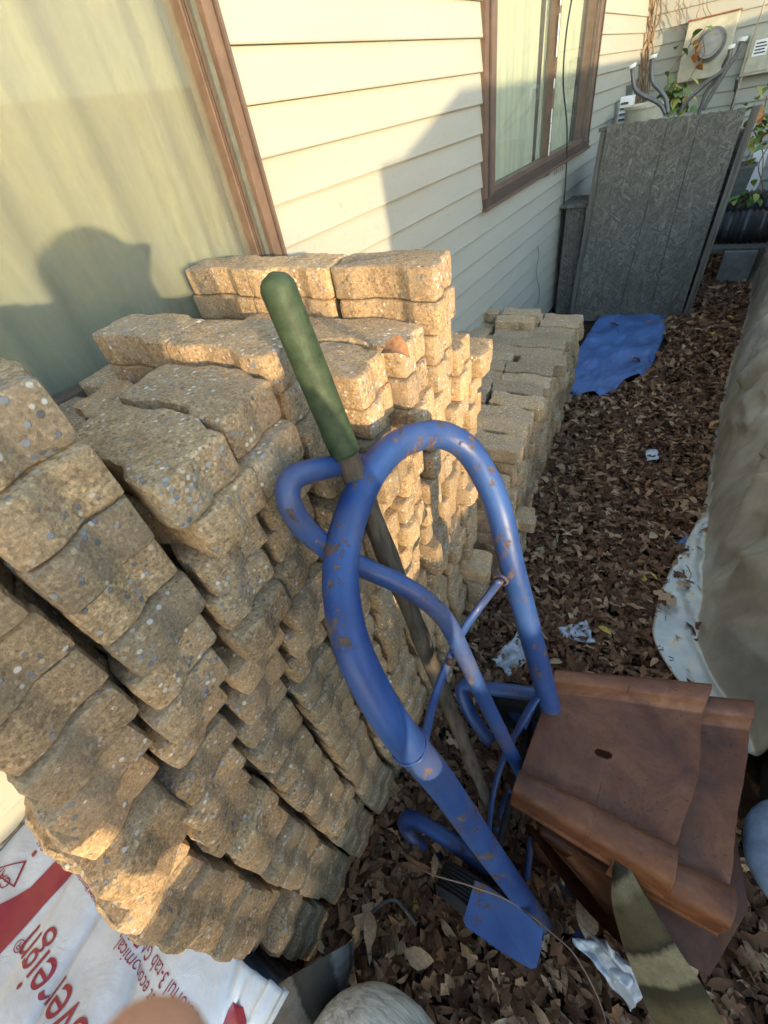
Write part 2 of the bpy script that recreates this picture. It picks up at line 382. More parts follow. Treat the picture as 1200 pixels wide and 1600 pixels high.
def window(y0, y1, z0, z1, fw, muls, big=False):
    win = boxpart('window', (WX - 0.05, y0, z0 - 0.02), (WX + 0.030, y1, z0 + 0.018), BROWN2, house)           # sill rail is the part itself
    win['label'] = 'brown framed window sill and frame'
    def f(name, lo, hi, mat, bev=0.0015):
        return obj(name, boxes(lo, hi, None, bev), mat, win)
    for (a, b, s) in ((y0, y0 + fw, 1), (y1 - fw, y1, -1)):
        f('frame', (WX - 0.05, a, z0 + 0.018), (WX + 0.026, b, z1), BROWN)
        aa, bb = (a + fw * 0.30, a + fw * 0.42) if s > 0 else (b - fw * 0.42, b - fw * 0.30)
        f('frame_bead', (WX + 0.0262, aa, z0 + 0.018), (WX + 0.033, bb, z1), BROWN2)
        ee = (b, b + 0.014) if s > 0 else (a - 0.014, a)
        f('seal', (WX - 0.05, ee[0], z0 + 0.02), (WX + 0.010, ee[1], z1), SEAL)
        e2 = (b + 0.014, b + 0.036) if s > 0 else (a - 0.036, a - 0.014)
        f('sash', (WX - 0.05, e2[0], z0 + 0.02), (WX + 0.0, e2[1], z1), BROWN)
        for q in (0.3, 0.62):
            y_ = e2[0] + (e2[1] - e2[0]) * q
            f('sash_bead', (WX + 0.0002, y_ - 0.002, z0 + 0.02), (WX + 0.004, y_ + 0.002, z1), BROWN2)
    f('sash', (WX - 0.05, y0 + fw, z0 + 0.018), (WX + 0.006, y1 - fw, z0 + 0.045), BROWN)
    f('sill_lip', (WX + 0.0, y0 - 0.01, z0 - 0.035), (WX + 0.040, y1 + 0.01, z0 - 0.0205), BROWN)
    for m in muls:
        f('mullion', (WX - 0.05, m - 0.016, z0 + 0.045), (WX + 0.004, m + 0.016, z1), BROWN)
        zz = z0 + 0.05
        while zz < z1 - 0.1:
            hh = random.uniform(0.02, 0.10)
            bmm = bmesh.new(); box(bmm, (WX + 0.0065, m - 0.020 + random.uniform(-.002, .002), zz + hh / 2), (0.004, 0.010, hh)); obj('flaking_tape', bmm, WHITE, win); zz += hh + random.choice([0.004, 0.03, 0.09])
    return win
win1 = window(*W1, 0.050, [])
win2 = window(*W2, 0.13, [3.62])
G1 = m_glass('dusty_glass', 0.30, (0.22, 0.22, 0.18)); G2 = m_glass('clear_glass', 0.05, (0.5, 0.5, 0.45))
for w_, (y0, y1, z0, z1), G in ((win1, W1, G1), (win2, W2, G2)):
    obj('pane', boxes((WX - 0.030, y0 + 0.05, z0 + 0.03), (WX - 0.025, y1 - 0.05, z1)), G, w_)
# room behind the windows
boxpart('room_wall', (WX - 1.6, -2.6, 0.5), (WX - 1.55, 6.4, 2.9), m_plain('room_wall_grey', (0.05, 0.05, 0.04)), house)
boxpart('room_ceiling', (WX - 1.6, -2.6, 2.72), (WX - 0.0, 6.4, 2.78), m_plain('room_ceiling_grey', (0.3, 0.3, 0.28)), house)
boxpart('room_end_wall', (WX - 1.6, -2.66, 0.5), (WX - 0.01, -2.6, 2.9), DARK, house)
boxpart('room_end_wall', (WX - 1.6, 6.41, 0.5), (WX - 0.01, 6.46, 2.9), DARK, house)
def curtain(name, y0, y1, z0, z1, x, mat, label, folds, amp, sway=0.0):
    def fn(u, v):
        y = y0 + (y1 - y0) * u; z = z0 + (z1 - z0) * v
        ph = folds * u * 2 * math.pi + 1.6 * noise.noise(Vector((u * 5, 0, 3))) + 0.7 * noise.noise(Vector((u * 9, v * 1.5, 1)))
        fall = sway * (1 - v)
        return (x + amp * 1.3 * (abs(math.sin(ph * .5)) - .5) + 0.35 * amp * math.sin(2.3 * ph + 1), y + fall + 0.01 * math.cos(ph), z)
    o = sheet(fn, int(folds * 24), 14, mat, name)
    return tag(o, label, 'curtain')
CUR = m_plain('pale_green_curtain', (0.36, 0.36, 0.27), 0.9, 0, 0.12, 6, 0.1, 0.1)
CURW = m_plain('white_drape', (0.42, 0.43, 0.36), 0.9, 0, 0.1, 6, 0.1, 0.1)
curtain('curtain', -1.7, 0.97, 1.10, 2.68, WX - 0.10, CUR, 'pale green curtain hanging in long folds behind the large dusty window at left', 11, 0.030)
curtain('curtain', 2.56, 3.50, 1.10, 2.68, WX - 0.065, CURW, 'white drape hanging behind the left pane of the small window', 5, 0.012)
curtain('curtain', 3.62, 4.40, 1.10, 2.68, WX - 0.07, CURW, 'white drape hanging behind the right pane of the small window, nearer the house corner', 6, 0.012, -0.05)

# ---------------------------------------------------------------- pavers
L_, W_, T_ = 0.222, 0.1030, 0.0572
def paver_mesh(seed):
    rnd = random.Random(seed)
    wave = [(0, 0), (0.22, 0), (0.36, 0.013), (0.62, 0.013), (0.78, 0), (1, 0)]
    endw = [(0, 0.002), (0.36, 0.0), (0.58, -0.013), (1, -0.012)]
    ends = (-0.5, )
    pts = []
    pts += [Vector((-endw[i][1] * 0 + endw[i][1], endw[i][0] * W_)) for i in range(4)]       # front end, y rising
    side = [Vector((-u * L_, W_ + w)) for u, w in wave]
    side[0].x = endw[-1][1]; side[-1].x += endw[-1][1]
    back = [Vector((-L_ + e, v * W_)) for v, e in reversed(endw)]
    low = [Vector((-u * L_, w)) for u, w in reversed(wave)]
    poly = pts + side[1:-1] + back + low[1:-1]
    # chamfer corners
    out = []; n = len(poly)
    for i in range(n):
        a, b, c = poly[i - 1], poly[i], poly[(i + 1) % n]
        ang = (b - a).angle(c - b) if (b - a).length > 1e-6 and (c - b).length > 1e-6 else 0
        r = 0.012 if ang > 1.0 else 0.0025
        r = min(r, (b - a).length * 0.45, (c - b).length * 0.45)
        p0 = b + (a - b).normalized() * r; p1 = b + (c - b).normalized() * r
        out += [p0, (p0 + 2 * b + p1) / 4, p1]
    dense = []
    for i in range(len(out)):
        a, b = out[i], out[(i + 1) % len(out)]; m = max(1, round((b - a).length / 0.007))
        dense += [a.lerp(b, k / m) for k in range(m)]
    cen = Vector((-L_ / 2, W_ / 2)); off = Vector((rnd.random() * 50, rnd.random() * 50, rnd.random() * 50))
    bm = bmesh.new(); rings = []
    T = T_ - 0.0014
    for (z, ins) in ((0.0, 0.0050), (0.0028, 0.0010), (0.009, 0.0), (0.021, 0), (0.036, 0), (T - 0.009, 0.0), (T - 0.0028, 0.0010), (T, 0.0050)):
        ring = []
        for i, p in enumerate(dense):
            a, c = dense[i - 1], dense[(i + 1) % len(dense)]
            t = (c - a).normalized(); nrm = Vector((t.y, -t.x))
            q = p - nrm * ins
            w = Vector((q.x, q.y, z)) + off
            d = 0.0006 * noise.noise(w * 22) + (0.0005 + (0.0020 if z < 0.004 or z > T - 0.004 else 0)) * noise.noise(w * 95) + 0.0010 * noise.noise(w * 220)
            zz = z + (0.0014 * noise.noise(w * 60) - 0.0005 if (z == 0 or z == T) else 0)
            q = q + nrm * (d - 0.001)
            ring.append(bm.verts.new((q.x, q.y, zz)))
        rings.append(ring)
    n = len(dense)
    for a, b in zip(rings, rings[1:]):
        for k in range(n): bm.faces.new((a[k], a[(k + 1) % n], b[(k + 1) % n], b[k]))
    for f in bm.faces: f.smooth = True
    bm.faces.new(rings[0][::-1]); bm.faces.new(rings[-1])
    me = bpy.data.meshes.new('paver'); bmesh.ops.recalc_face_normals(bm, faces=bm.faces[:]); bm.to_mesh(me); bm.free(); me.set_sharp_from_angle(angle=R(24))
    me.materials.append(CONC); return me
PAVERS = [paver_mesh(i) for i in range(14)]
ORD = ['first', 'second', 'third', 'fourth', 'fifth', 'sixth', 'seventh', 'eighth', 'ninth', 'tenth', 'eleventh', 'twelfth', 'thirteenth', 'fourteenth', 'fifteenth', 'sixteenth']
def smooth(a, b, x):
    t = min(1, max(0, (x - a) / (b - a))); return t * t * (3 - 2 * t)
def lean(z): return 0.11 * smooth(0.70, 1.16, z)
def add_paver(parent, x, y, z, rz=0.0, tilt=0.0, me=None):
    o = bpy.data.objects.new('paver', me or random.choice(PAVERS)); C.objects.link(o)
    if random.random() < 0.22:            # laid the other way round
        x -= L_ + 0.004; y += W_ + 0.009; rz += math.pi
    o.parent = parent; o.location = Vector((x, y, z)) - Vector(parent.location); o.rotation_euler = (tilt, 0, rz)
    return o
NEAR_TOP = [(1.305, 1.19, 1.08), (1.400, 1.40, 1.23), (1.285, 1.23, 1.23), (1.285, 1.23, 1.17), (1.305, 1.305, 1.19), (1.225, 1.225, 1.17),
            (1.225, 1.225, 1.17), (1.310, 1.310, 1.310), (1.125, 1.17, 1.17), (1.07, 1.07, 1.07)]
NEAR_LAB = ['nearest pile of tan pavers, overhanging the white shingle bundle at its lower left end',
            'tallest near pile of tan pavers, topped by a large rounded block beside the window',
            'pile of tan pavers just right of the tallest near pile, with a flat pebbly top',
            'pile of tan pavers between the flat topped pile and the green pole end',
            'pile of tan pavers rising behind the green pole with its zigzag flank facing the camera',
            'pile of sunlit pavers right of the green pole with one curled dead leaf on top',
            'pile of sunlit pavers behind the top of the blue handle, lower than its far neighbour',
            'high pile of sunlit orange pavers reaching up against the siding',
            'pile of sunlit pavers seen through the right side of the blue handle loop',
            'last pile of the sunlit wall, ending beside the lower shaded pavers']
PILES = []
PITCH = 0.1125
for c in range(10):
    t = thing('paver_pile', NEAR_LAB[c], 'paver pile', (-0.6, -0.10 + PITCH * (c - 0.5), 0), 'piles of tan wavy pavers along the house')
    PILES.append(t)
    base_y = -0.212 + PITCH * c
    for row in range(3):
        top = NEAR_TOP[c][row]; n = int(round(top / T_)); z00 = top - n * T_
        rn = random.Random(c * 10 + row)
        drift = 0
        for k in range(n):
            z = z00 + k * T_
            jx = rn.gauss(0, 0.006) + (0.006 * math.sin(k * 1.7 + c * 2.1))
            jy = rn.uniform(-0.004, 0.0)
            if rn.random() < 0.06 and row == 0 and 5 < k < n - 3: jx += 0.012
            xx = -0.372 - row * 0.225 + jx
            if c in (3, 4, 5): xx -= 0.02 * smooth(.9, 1.1, z)
            if c == 4 and z > 1.17: xx -= 0.055
            if c == 9 and row == 0 and 3 <= k <= 6: xx += 0.045
            if c >= 8: xx -= 0.01
            yy = base_y + lean(z) + jy + (0.028 * row if c == 0 else 0)
            add_paver(t, xx, yy, z, rn.gauss(0, 0.014), rn.gauss(0, 0.006))
            if z < 0: pass
# far lower stack
for c in range(15):
    y0 = 1.06 + PITCH * c
    t = thing('paver_pile', '%s pile from the near end of the low shaded paver stack beside the leaf path' % ORD[c], 'paver pile', (-0.7, y0, 0), 'piles of tan wavy pavers along the house')
    rn = random.Random(100 + c)
    top = 0.615 - 0.085 * (c * PITCH) - (0.0 if c % 3 else 0.01)
    if c == 0: top = 0.52
    for row in range(2 if c < 1 else 3):
        n = max(3, int(round((top + (0.057 if (row == 2 and c % 4 == 1) or (row == 1 and c in (12, 13)) else 0)) / T_))); z00 = top - int(round(top / T_)) * T_
        for k in range(n):
            z = z00 + k * T_
            add_paver(t, -0.365 - 0.09 * (y0 - 1.06) - row * 0.226 + rn.gauss(0, 0.007), y0 + rn.uniform(-.004, .0), z, rn.gauss(0, 0.012), rn.gauss(0, 0.006))
# loose paver sticking out at the foot
t = thing('loose_paver', 'two loose pebbly pavers jutting out above the leaves at the foot of the low stack', 'paver', (-0.33, 1.25, 0))
add_paver(t, -0.315, 1.20, 0.17, 0.12, 0.05); add_paver(t, -0.34, 1.19, 0.112, -0.05, 0.0); add_paver(t, -0.335, 1.19, 0.055, 0.05); add_paver(t, -0.33, 1.19, -0.003, 0.05)

# ---------------------------------------------------------------- blue hand truck
truck = thing('hand_truck', 'blue steel hand truck with chipped paint leaning its looped handle on the pavers', 'hand truck', (0.05, 0.34, 0))
def plane_x(z): return 0.095 - 0.29 * z - 1.95 * max(0, z - 0.9) ** 2
def on_frame(u, v):
    d = ray(u, v); lo, hi = 0.2, 1.6
    for _ in range(40):
        m = (lo + hi) / 2; p = Vector((0, 0, H)) + d * (m / F)
        if p.x > plane_x(p.z): lo = m
        else: hi = m
    return Vector((0, 0, H)) + d * ((lo + hi) / 2 / F)
RT = 0.0235
loop = [(862, 1462), (828, 1418), (760, 1325), (690, 1225), (620, 1140), (572, 1060), (543, 985), (532, 905), (540, 835), (562, 772), (592, 722), (632, 690), (684, 679), (728, 700), (762, 752), (783, 810), (800, 885), (822, 965), (852, 1076)]
lp = [on_frame(*p) for p in loop]
lp.append(lp[-1] + (lp[-1] - lp[-2]).normalized() * 0.42)
tube_o = obj('main_frame', tube(bmesh.new(), lp, RT, 20, 8), BLUE, truck, True)
inner = [(592, 722, .70), (540, 726, .62), (490, 735, .54), (455, 750, .51), (452, 785, .51), (478, 828, .54), (522, 864, .58), (570, 888, .61), (620, 910, .63), (665, 938, .65), (698, 972, .68), (725, 1025, .73), (755, 1090, .80), (803, 1185, .95)]
ip = [dd(*p) for p in inner]; ip.append(ip[-1] + (ip[-1] - ip[-2]).normalized() * 0.25)
obj('middle_handle', tube(bmesh.new(), ip, 0.0150, 18, 8), BLUE, truck, True)
obj('cross_brace', tube(bmesh.new(), [on_frame(782, 906), dd(752, 945, .80), dd(724, 985, .79), dd(702, 1030, .76), dd(678, 1095, .72), on_frame(662, 1162)], 0.0095, 12, 6, True, 0.6), BLUE, truck, True)
obj('cross_brace', tube(bmesh.new(), [dd(862, 1062, .98), dd(832, 1100, .98), dd(802, 1155, 1.0), dd(783, 1195, 1.05), dd(770, 1245, 1.08), dd(764, 1300, 1.1)], 0.0115, 12, 6, True, 0.5), BLUE, truck, True)
obj('rear_brace', tube(bmesh.new(), [dz(800, 1235, .12), dz(784, 1262, .07), dz(774, 1300, .03)], 0.010, 10, 4), BLUE, truck, True)
obj('rear_brace', tube(bmesh.new(), [dz(831, 1310, .12), dz(826, 1345, .07), dz(823, 1375, .03)], 0.009, 10, 4), BLUE, truck, True)
def ring_at(p, d, r, name='weld_bead'):
    d = Vector(d).normalized(); n0 = d.orthogonal().normalized(); b0 = d.cross(n0)
    obj(name, tube(bmesh.new(), [p + (n0 * math.cos(a) + b0 * math.sin(a)) * r * (1 + .03 * math.sin(a * 17)) for a in [2 * math.pi * k / 24 for k in range(25)]], 0.0026, 6, 1, False, 1.0, False), BLUE, truck, True)
q0 = on_frame(640, 1165); ring_at(q0, on_frame(665, 1195) - q0, RT + .0005)
ring_at(ip[0].lerp(ip[1], .22), ip[1] - ip[0], 0.0175)
for p_, d_ in ((on_frame(782, 906), Vector((0, 1, 0))), (on_frame(662, 1162), Vector((0, 1, 0)))): ring_at(p_ + (Vector((0, 0, H)) - p_).normalized() * 0.0 , d_, 0.012)
for uv in ((820, 960), (702, 1034), (846, 1050), (752, 1312)):
    p_ = on_frame(*uv); q_ = (Vector((0, 0, H)) - p_).normalized(); b_ = bmesh.new(); bmesh.ops.create_icosphere(b_, subdivisions=2, radius=0.006)
    bmesh.ops.transform(b_, matrix=Matrix.Translation(p_ + q_ * RT), verts=b_.verts); obj('rivet', b_, RUST2, truck, True)
# wheel guards: bent tubes
obj('wheel_guard', tube(bmesh.new(), [dd(845, 1086, 1.12), dd(800, 1080, 1.14), dd(750, 1074, 1.17), dd(726, 1070, 1.19), dd(722, 1084, 1.2), dd(738, 1120, 1.2), dd(765, 1158, 1.2)], 0.018, 16, 6), BLUE, truck, True)
obj('wheel_guard', tube(bmesh.new(), [dd(782, 1372, 1.06), dd(740, 1340, 1.08), dd(690, 1305, 1.12), dd(650, 1281, 1.16), dd(634, 1280, 1.18), dd(636, 1295, 1.2), dd(665, 1325, 1.2), dd(705, 1357, 1.2)], 0.020, 16, 6), BLUE, truck, True)
obj('fender', plate(bmesh.new(), [dz(742, 1376, .262), dz(760, 1383, .262), dz(806, 1414, .262), dz(848, 1452, .258), dz(846, 1478, .25), dz(838, 1512, .24), dz(829, 1514, .24), dz(778, 1484, .245), dz(728, 1448, .25), dz(724, 1438, .25)], 0.005), BLUE, truck)
obj('fender', plate(bmesh.new(), [dz(833, 1104, .25), dz(838, 1104, .25), dz(822, 1141, .24), dz(811, 1132, .24)], 0.004), BLUE, truck)
def wheel(c, axis, r, w):
    axis = Vector(axis).normalized(); q = Vector((0, 0, 1)).rotation_difference(axis)
    bm = bmesh.new(); prof = [(r * .55, -w / 2), (r * .82, -w / 2), (r * .95, -w * .45), (r, -w * .32)]
    for k in range(7):
        zc = -w * .30 + w * .6 * k / 6; prof += [(r, zc - w * .03), (r, zc + w * .015), (r - .004, zc + w * .02), (r - .004, zc + w * .055)]
    prof += [(r, w * .36), (r * .95, w * .45), (r * .82, w / 2), (r * .55, w / 2)]
    n = 48; rg = []
    for i in range(n):
        a = 2 * math.pi * i / n; rg.append([bm.verts.new(Vector(c) + q @ Vector((math.cos(a) * rr, math.sin(a) * rr, z))) for rr, z in prof])
    m = len(prof)
    for i in range(n):
        for k in range(m): bm.faces.new((rg[i][k], rg[(i + 1) % n][k], rg[(i + 1) % n][(k + 1) % m], rg[i][(k + 1) % m]))
    o = obj('wheel', bm, BLACK, truck, True)
    b2 = bmesh.new(); r_ = bmesh.ops.create_cone(b2, cap_ends=True, segments=32, radius1=r * .56, radius2=r * .56, depth=w * .6)
    bmesh.ops.transform(b2, matrix=Matrix.Translation(c) @ q.to_matrix().to_4x4(), verts=b2.verts); obj('rim', b2, BLUE, o)
wheel((-0.085, 0.575, 0.115), (0.0, 1, 0.0), 0.115, 0.075)
wheel((-0.035, 0.098, 0.118), (0.0, 1, 0.0), 0.118, 0.070)
obj('axle', tube(bmesh.new(), [(-0.035, 0.08, 0.117), (-0.085, 0.60, 0.114)], 0.009, 12, 2), BLACK, truck, True)
toe = bmesh.new(); boxes((0.06, 0.17, 0.005), (0.30, 0.52, 0.011), toe); obj('toe_plate', toe, BLUE, truck)

# ---------------------------------------------------------------- green sleeved pole
A0 = dd(424, 425, 0.465); A1 = dz(778, 1290, 0.02)
pole = thing('pole', 'weathered wooden pole with a round ended green sleeve leaning over the pavers', 'pole', tuple(A1))
dirp = (A0 - A1).normalized(); Lp = (A0 - A1).length
def px_of(p):
    c = ROT.transposed() @ (p - Vector((0, 0, H))); return 800 + F * c.y / c.z
frac = min(range(200), key=lambda k: abs(px_of(A0 - dirp * Lp * k / 400) - 708)) / 400
cut = A0 - dirp * Lp * frac
rr = lambda t: 0.0205 if t > 0.08 else 0.0205 * math.sqrt(max(0.02, 1 - ((0.08 - t) / 0.08) ** 2))
obj('green_sleeve', tube(bmesh.new(), [A0 - dirp * (Lp * frac) * (i / 50) for i in range(51)], rr, 24, 1, True, 1.0, False), GREEN, pole, True)
bmw = tube(bmesh.new(), [cut + dirp * 0.03, cut - dirp * 0.3, A1 + dirp * 0.45, A1 + dirp * 0.2, A1], lambda t: 0.017 - 0.003 * t, 10, 10)
for v in bmw.verts: v.co += Vector((noise.noise(v.co * 40), noise.noise(v.co * 40 + Vector((9, 0, 0))), 0)) * 0.003
obj('shaft', bmw, DARKWOOD, pole, True)

# ---------------------------------------------------------------- rusty trays
def tray(name, label, A, B, Cc, D, mat, seedv, roll=0.020, slot=False, parent=None):
    """A far left, B far right, Cc near right, D near left; rolled along the far and the near edge"""
    A, B, Cc, D = map(Vector, (A, B, Cc, D)); up = (B - A).cross(D - A).normalized()
    if up.z < 0: up = -up
    wd = ((D - A).length + (Cc - B).length) / 2
    prof = []                                    # (s along A->D in metres, height)
    for k in range(9):                           # far roll, arching over
        a = math.pi * (1.0 - k / 8 * 0.78); prof.append((roll + roll * math.cos(a), roll * math.sin(a) - 0.003 if k else -0.012))
    for s_, h_ in ((roll * 2.05, 0.000), (roll * 2.4, -0.012), (roll * 3.2, -0.014), (wd * .5, -0.008), (wd - roll * 3.5, -0.014), (wd - roll * 2.5, -0.022)): prof.append((s_, h_))
    for k in range(10):
        a = math.pi * (0.80 - k / 9 * 0.80); prof.append((wd - roll * 1.15 + roll * 1.25 * math.cos(a), roll * 1.15 * math.sin(a) - 0.006))
    prof.append((wd + roll * .16, -0.026)); prof.append((wd + roll * .10, -0.048)); prof.append((wd + roll * .3, -0.056))
    # refine
    P2 = []
    for (a, b) in zip(prof, prof[1:]):
        m = max(1, int(math.hypot(b[0] - a[0], b[1] - a[1]) / 0.0032)); P2 += [(a[0] + (b[0] - a[0]) * k / m, a[1] + (b[1] - a[1]) * k / m) for k in range(m)]
    P2.append(prof[-1]); nu = 130
    bm = bmesh.new(); G = []
    for i in range(nu + 1):
        u = i / nu; row = []
        for s_, h_ in P2:
            v = s_ / wd; e = 1.0 - (0.035 * smooth(0.55, 1.0, v) + 0.03 * math.sin(v * 9 + seedv) * 0.5 + 0.006 * noise.noise(Vector((v * 20, seedv, 0)))) * (1 if u > .5 else 0)
            uu = u * e + (0.02 * smooth(.9, 0.2, v)) * (1 - u) * 0
            # rounded front corners at the left
            if 0.09 < v < 0.9: uu = uu + (1 - u) * 0.05 * (1 - math.exp(-((v - 0.09) * 9)))* 0 
            p = A.lerp(B, uu) * (1 - v) + D.lerp(Cc, uu) * v
            sag = -0.006 * math.sin(math.pi * min(1, max(0, v))) + 0.0025 * noise.noise(Vector((u * 3, v * 3, seedv * 5)))
            row.append(bm.verts.new(p + up * (h_ + sag - 0.004 * u * u)))
        G.append(row)
    ctr = (0.50, 0.50)
    for i in range(nu):
        for j in range(len(P2) - 1):
            if slot and math.hypot(max(0, abs((i + .5) / nu - 0.46) * 0.33 - 0.009), (P2[j][0] + P2[j + 1][0]) / 2 - 0.53 * wd) < 0.0080: continue
            bm.faces.new((G[i][j], G[i][j + 1], G[i + 1][j + 1], G[i + 1][j]))
    bmesh.ops.recalc_face_normals(bm, faces=bm.faces[:])
    o = obj(name, bm, mat, parent, True)
    md = o.modifiers.new('thickness', 'SOLIDIFY'); md.thickness = 0.003
    return tag(o, label, 'steel tray') if label else o
tray('rusty_tray', 'topmost rusty steel tray with rolled edges and a slot in its middle', dz(868, 1048, .455), dz(1113, 1068, .455), dz(1062, 1392, .475), dz(800, 1238, .47), RUST, 0.4, 0.025, True)
tray('rusty_tray', 'second rusty steel tray showing from under the slotted one at its right', dz(960, 1075, .415), dz(1178, 1094, .415), dz(1146, 1452, .43), dz(955, 1350, .43), RUST, 2.4, 0.025)
sh = bmesh.new(); plate(sh, [dz(900, 1250, .33), dz(1120, 1130, .33), dz(1168, 1420, .32), dz(1108, 1525, .31), dz(1010, 1470, .31)], 0.004)
tag(obj('steel_sheet', sh, RUST2), 'flat maroon rusted steel sheet lying below the two trays', 'steel sheet')
def shell(ptsA, ptsB, name, label, mat):
    a = smooth_path(ptsA, 8); b = smooth_path(ptsB, 8); n = min(len(a), len(b))
    bm = bmesh.new(); G = []
    for i in range(n):
        m = (a[i] + b[i]) / 2 + Vector((0, 0, -0.015)); G.append([bm.verts.new(a[i]), bm.verts.new(m * 0.5 + (a[i] * .75 + b[i] * .25) * 0.5), bm.verts.new(b[i])])
    for i in range(n - 1):
        for j in range(2): bm.faces.new((G[i][j], G[i + 1][j], G[i + 1][j + 1], G[i][j + 1]))
    bmesh.ops.solidify(bm, geom=bm.faces[:], thickness=0.004)
    return tag(obj(name, bm, mat, None, True), label, 'steel strip')
shell([dz(818, 1285, .36), dz(858, 1345, .31), dz(910, 1415, .27), dz(975, 1480, .23), dz(1030, 1520, .22)], [dz(832, 1290, .30), dz(872, 1335, .24), dz(925, 1395, .2), dz(990, 1450, .18), dz(1050, 1490, .17)], 'bent_strip', 'curved rusty strip bulging from under the left edge of the trays', RUST2)
shell([dz(880, 1342, .35), dz(905, 1370, .33), dz(945, 1425, .29), dz(990, 1470, .26)], [dz(902, 1330, .36), dz(930, 1365, .33), dz(975, 1400, .29), dz(1010, 1440, .26)], 'bent_strip', 'shorter curved rusty strip just inside the longer one', RUST)
bm = bmesh.new(); boxes((0.02, 0.26, 0.0), (0.36, 0.60, 0.30), bm, 0.01)
tag(obj('steel_crate', bm, RUST2), 'dark rusty box carrying the steel trays', 'box')

# ---------------------------------------------------------------- striped fabric, cushion, denim, plastics
def strip(name, outline_top, outline_bot, mat, label, cat, nu=40, nv=10, bulge=0.01, th=0.006):
    a = smooth_path(outline_top, 10); b = smooth_path(outline_bot, 10); n = min(len(a), len(b)) - 1
    bm = bmesh.new(); uv = bm.loops.layers.uv.new('UVMap'); G = []
    nrm = (a[n] - a[0]).cross(b[0] - a[0])
    if nrm.length < 1e-6: nrm = (a[n] - a[0]).cross(b[n] - a[0])
    nrm.normalize()
    if nrm.dot(Vector((0, 0, H)) - a[0]) < 0: nrm = -nrm
    for i in range(n + 1):
        G.append([bm.verts.new(a[i].lerp(b[i], j / nv) + nrm * (bulge * math.sin(math.pi * j / nv) + 0.002 * noise.noise(a[i].lerp(b[i], j / nv) * 25))) for j in range(nv + 1)])
    for i in range(n):
        for j in range(nv):
            f = bm.faces.new((G[i][j], G[i + 1][j], G[i + 1][j + 1], G[i][j + 1]))
            for l, (p, q) in zip(f.loops, ((i, j), (i + 1, j), (i + 1, j + 1), (i, j + 1))): l[uv].uv = (p / n, q / nv)
    bmesh.ops.solidify(bm, geom=bm.faces[:], thickness=th)
    return tag(obj(name, bm, mat, None, True), label, cat)
S1 = m_fabric('olive_striped_canvas', [(0.0, (0.160, 0.144, 0.080)), (0.10, (0.056, 0.048, 0.035)), (0.16, (0.072, 0.064, 0.048)), (0.20, (0.400, 0.352, 0.224)), (0.26, (0.352, 0.304, 0.192)), (0.30, (0.192, 0.160, 0.088)),
     (0.47, (0.160, 0.136, 0.072)), (0.50, (0.064, 0.056, 0.040)), (0.53, (0.480, 0.416, 0.256)), (0.66, (0.512, 0.432, 0.272)), (0.69, (0.096, 0.080, 0.048)), (0.74, (0.112, 0.096, 0.056)), (0.80, (0.272, 0.224, 0.120)), (1.0, (0.256, 0.208, 0.112))])
S2 = m_fabric('grey_striped_canvas', [(0.0, (0.124, 0.105, 0.082)), (0.33, (0.135, 0.113, 0.086)), (0.36, (0.270, 0.243, 0.208)), (0.56, (0.315, 0.279, 0.234)), (0.58, (0.080, 0.068, 0.054)), (0.62, (0.124, 0.105, 0.083)), (0.80, (0.124, 0.105, 0.083)), (0.83, (0.360, 0.344, 0.324)), (0.92, (0.270, 0.243, 0.226)), (0.95, (0.068, 0.061, 0.054)), (1.0, (0.203, 0.182, 0.162))])
strip('striped_strap', [dd(972, 1330, .78), dd(1000, 1385, .76), dd(1055, 1475, .74), dd(1110, 1560, .72), dd(1150, 1640, .70)],
      [dd(958, 1342, .79), dd(956, 1410, .80), dd(978, 1490, .80), dd(1005, 1560, .80), dd(1040, 1650, .80)], S1, 'olive and tan striped canvas strap with a pointed tip rising by the trays', 'strap')
strip('striped_strap', [dd(340, 1625, .84), dd(395, 1572, .86), dd(440, 1535, .88), dd(500, 1498, .90), dd(553, 1470, .93)],
      [dd(400, 1690, .88), dd(450, 1665, .9), dd(490, 1640, .92), dd(530, 1585, .95), dd(546, 1520, .98)], S2, 'dark grey striped canvas strap between the shingle bundle and the leaves', 'strap')
def blob(name, c, r, mat, label, cat, rot=0.0, amp=0.04, parent=None):
    bm = bmesh.new(); bmesh.ops.create_icosphere(bm, subdivisions=4, radius=1.0)
    for v in bm.verts:
        n = v.co.normalized(); k = 1 + amp * noise.noise(n * 2.2 + Vector(c)) + amp * .35 * noise.noise(n * 7)
        p = Vector((n.x * r[0], n.y * r[1], n.z * r[2])) * k; p.rotate(Matrix.Rotation(rot, 3, 'Z')); v.co = p + Vector(c)
    o = obj(name, bm, mat, parent, True)
    return tag(o, label, cat) if label else o
CANV = m_wood('pale_grey_canvas', (0.78, 0.68, 0.53), 0, 90)
cc = dz(572, 1690, 0.25)
blob('canvas_cushion', tuple(cc + Vector((0, 0, -0.07))), (0.145, 0.12, 0.11), CANV, 'pale grey rounded canvas cushion end at the bottom edge', 'cushion', 0.5, 0.05)
DENIM = m_plain('faded_denim', (0.17, 0.20, 0.25), 0.9, 0, 0.3, 30, 0.1, 0.6)
cc = dz(1262, 1355, 0.34)
blob('denim_bundle', tuple(cc), (0.10, 0.11, 0.035), DENIM, 'faded blue denim bundle with a stitched round edge at the right border', 'clothing', 0.3, 0.05)
boxb = bmesh.new(); boxes((0.50, 0.60, 0.0), (0.95, 0.95, 0.30), boxb, 0.015)
tag(obj('black_bin', boxb, BLACK), 'black plastic bin under the hem of the silver tarp at right', 'bin')
NAVY = m_plain('navy_plastic', (0.02, 0.05, 0.16), 0.4, 0, 0.3, 20, 0.5)
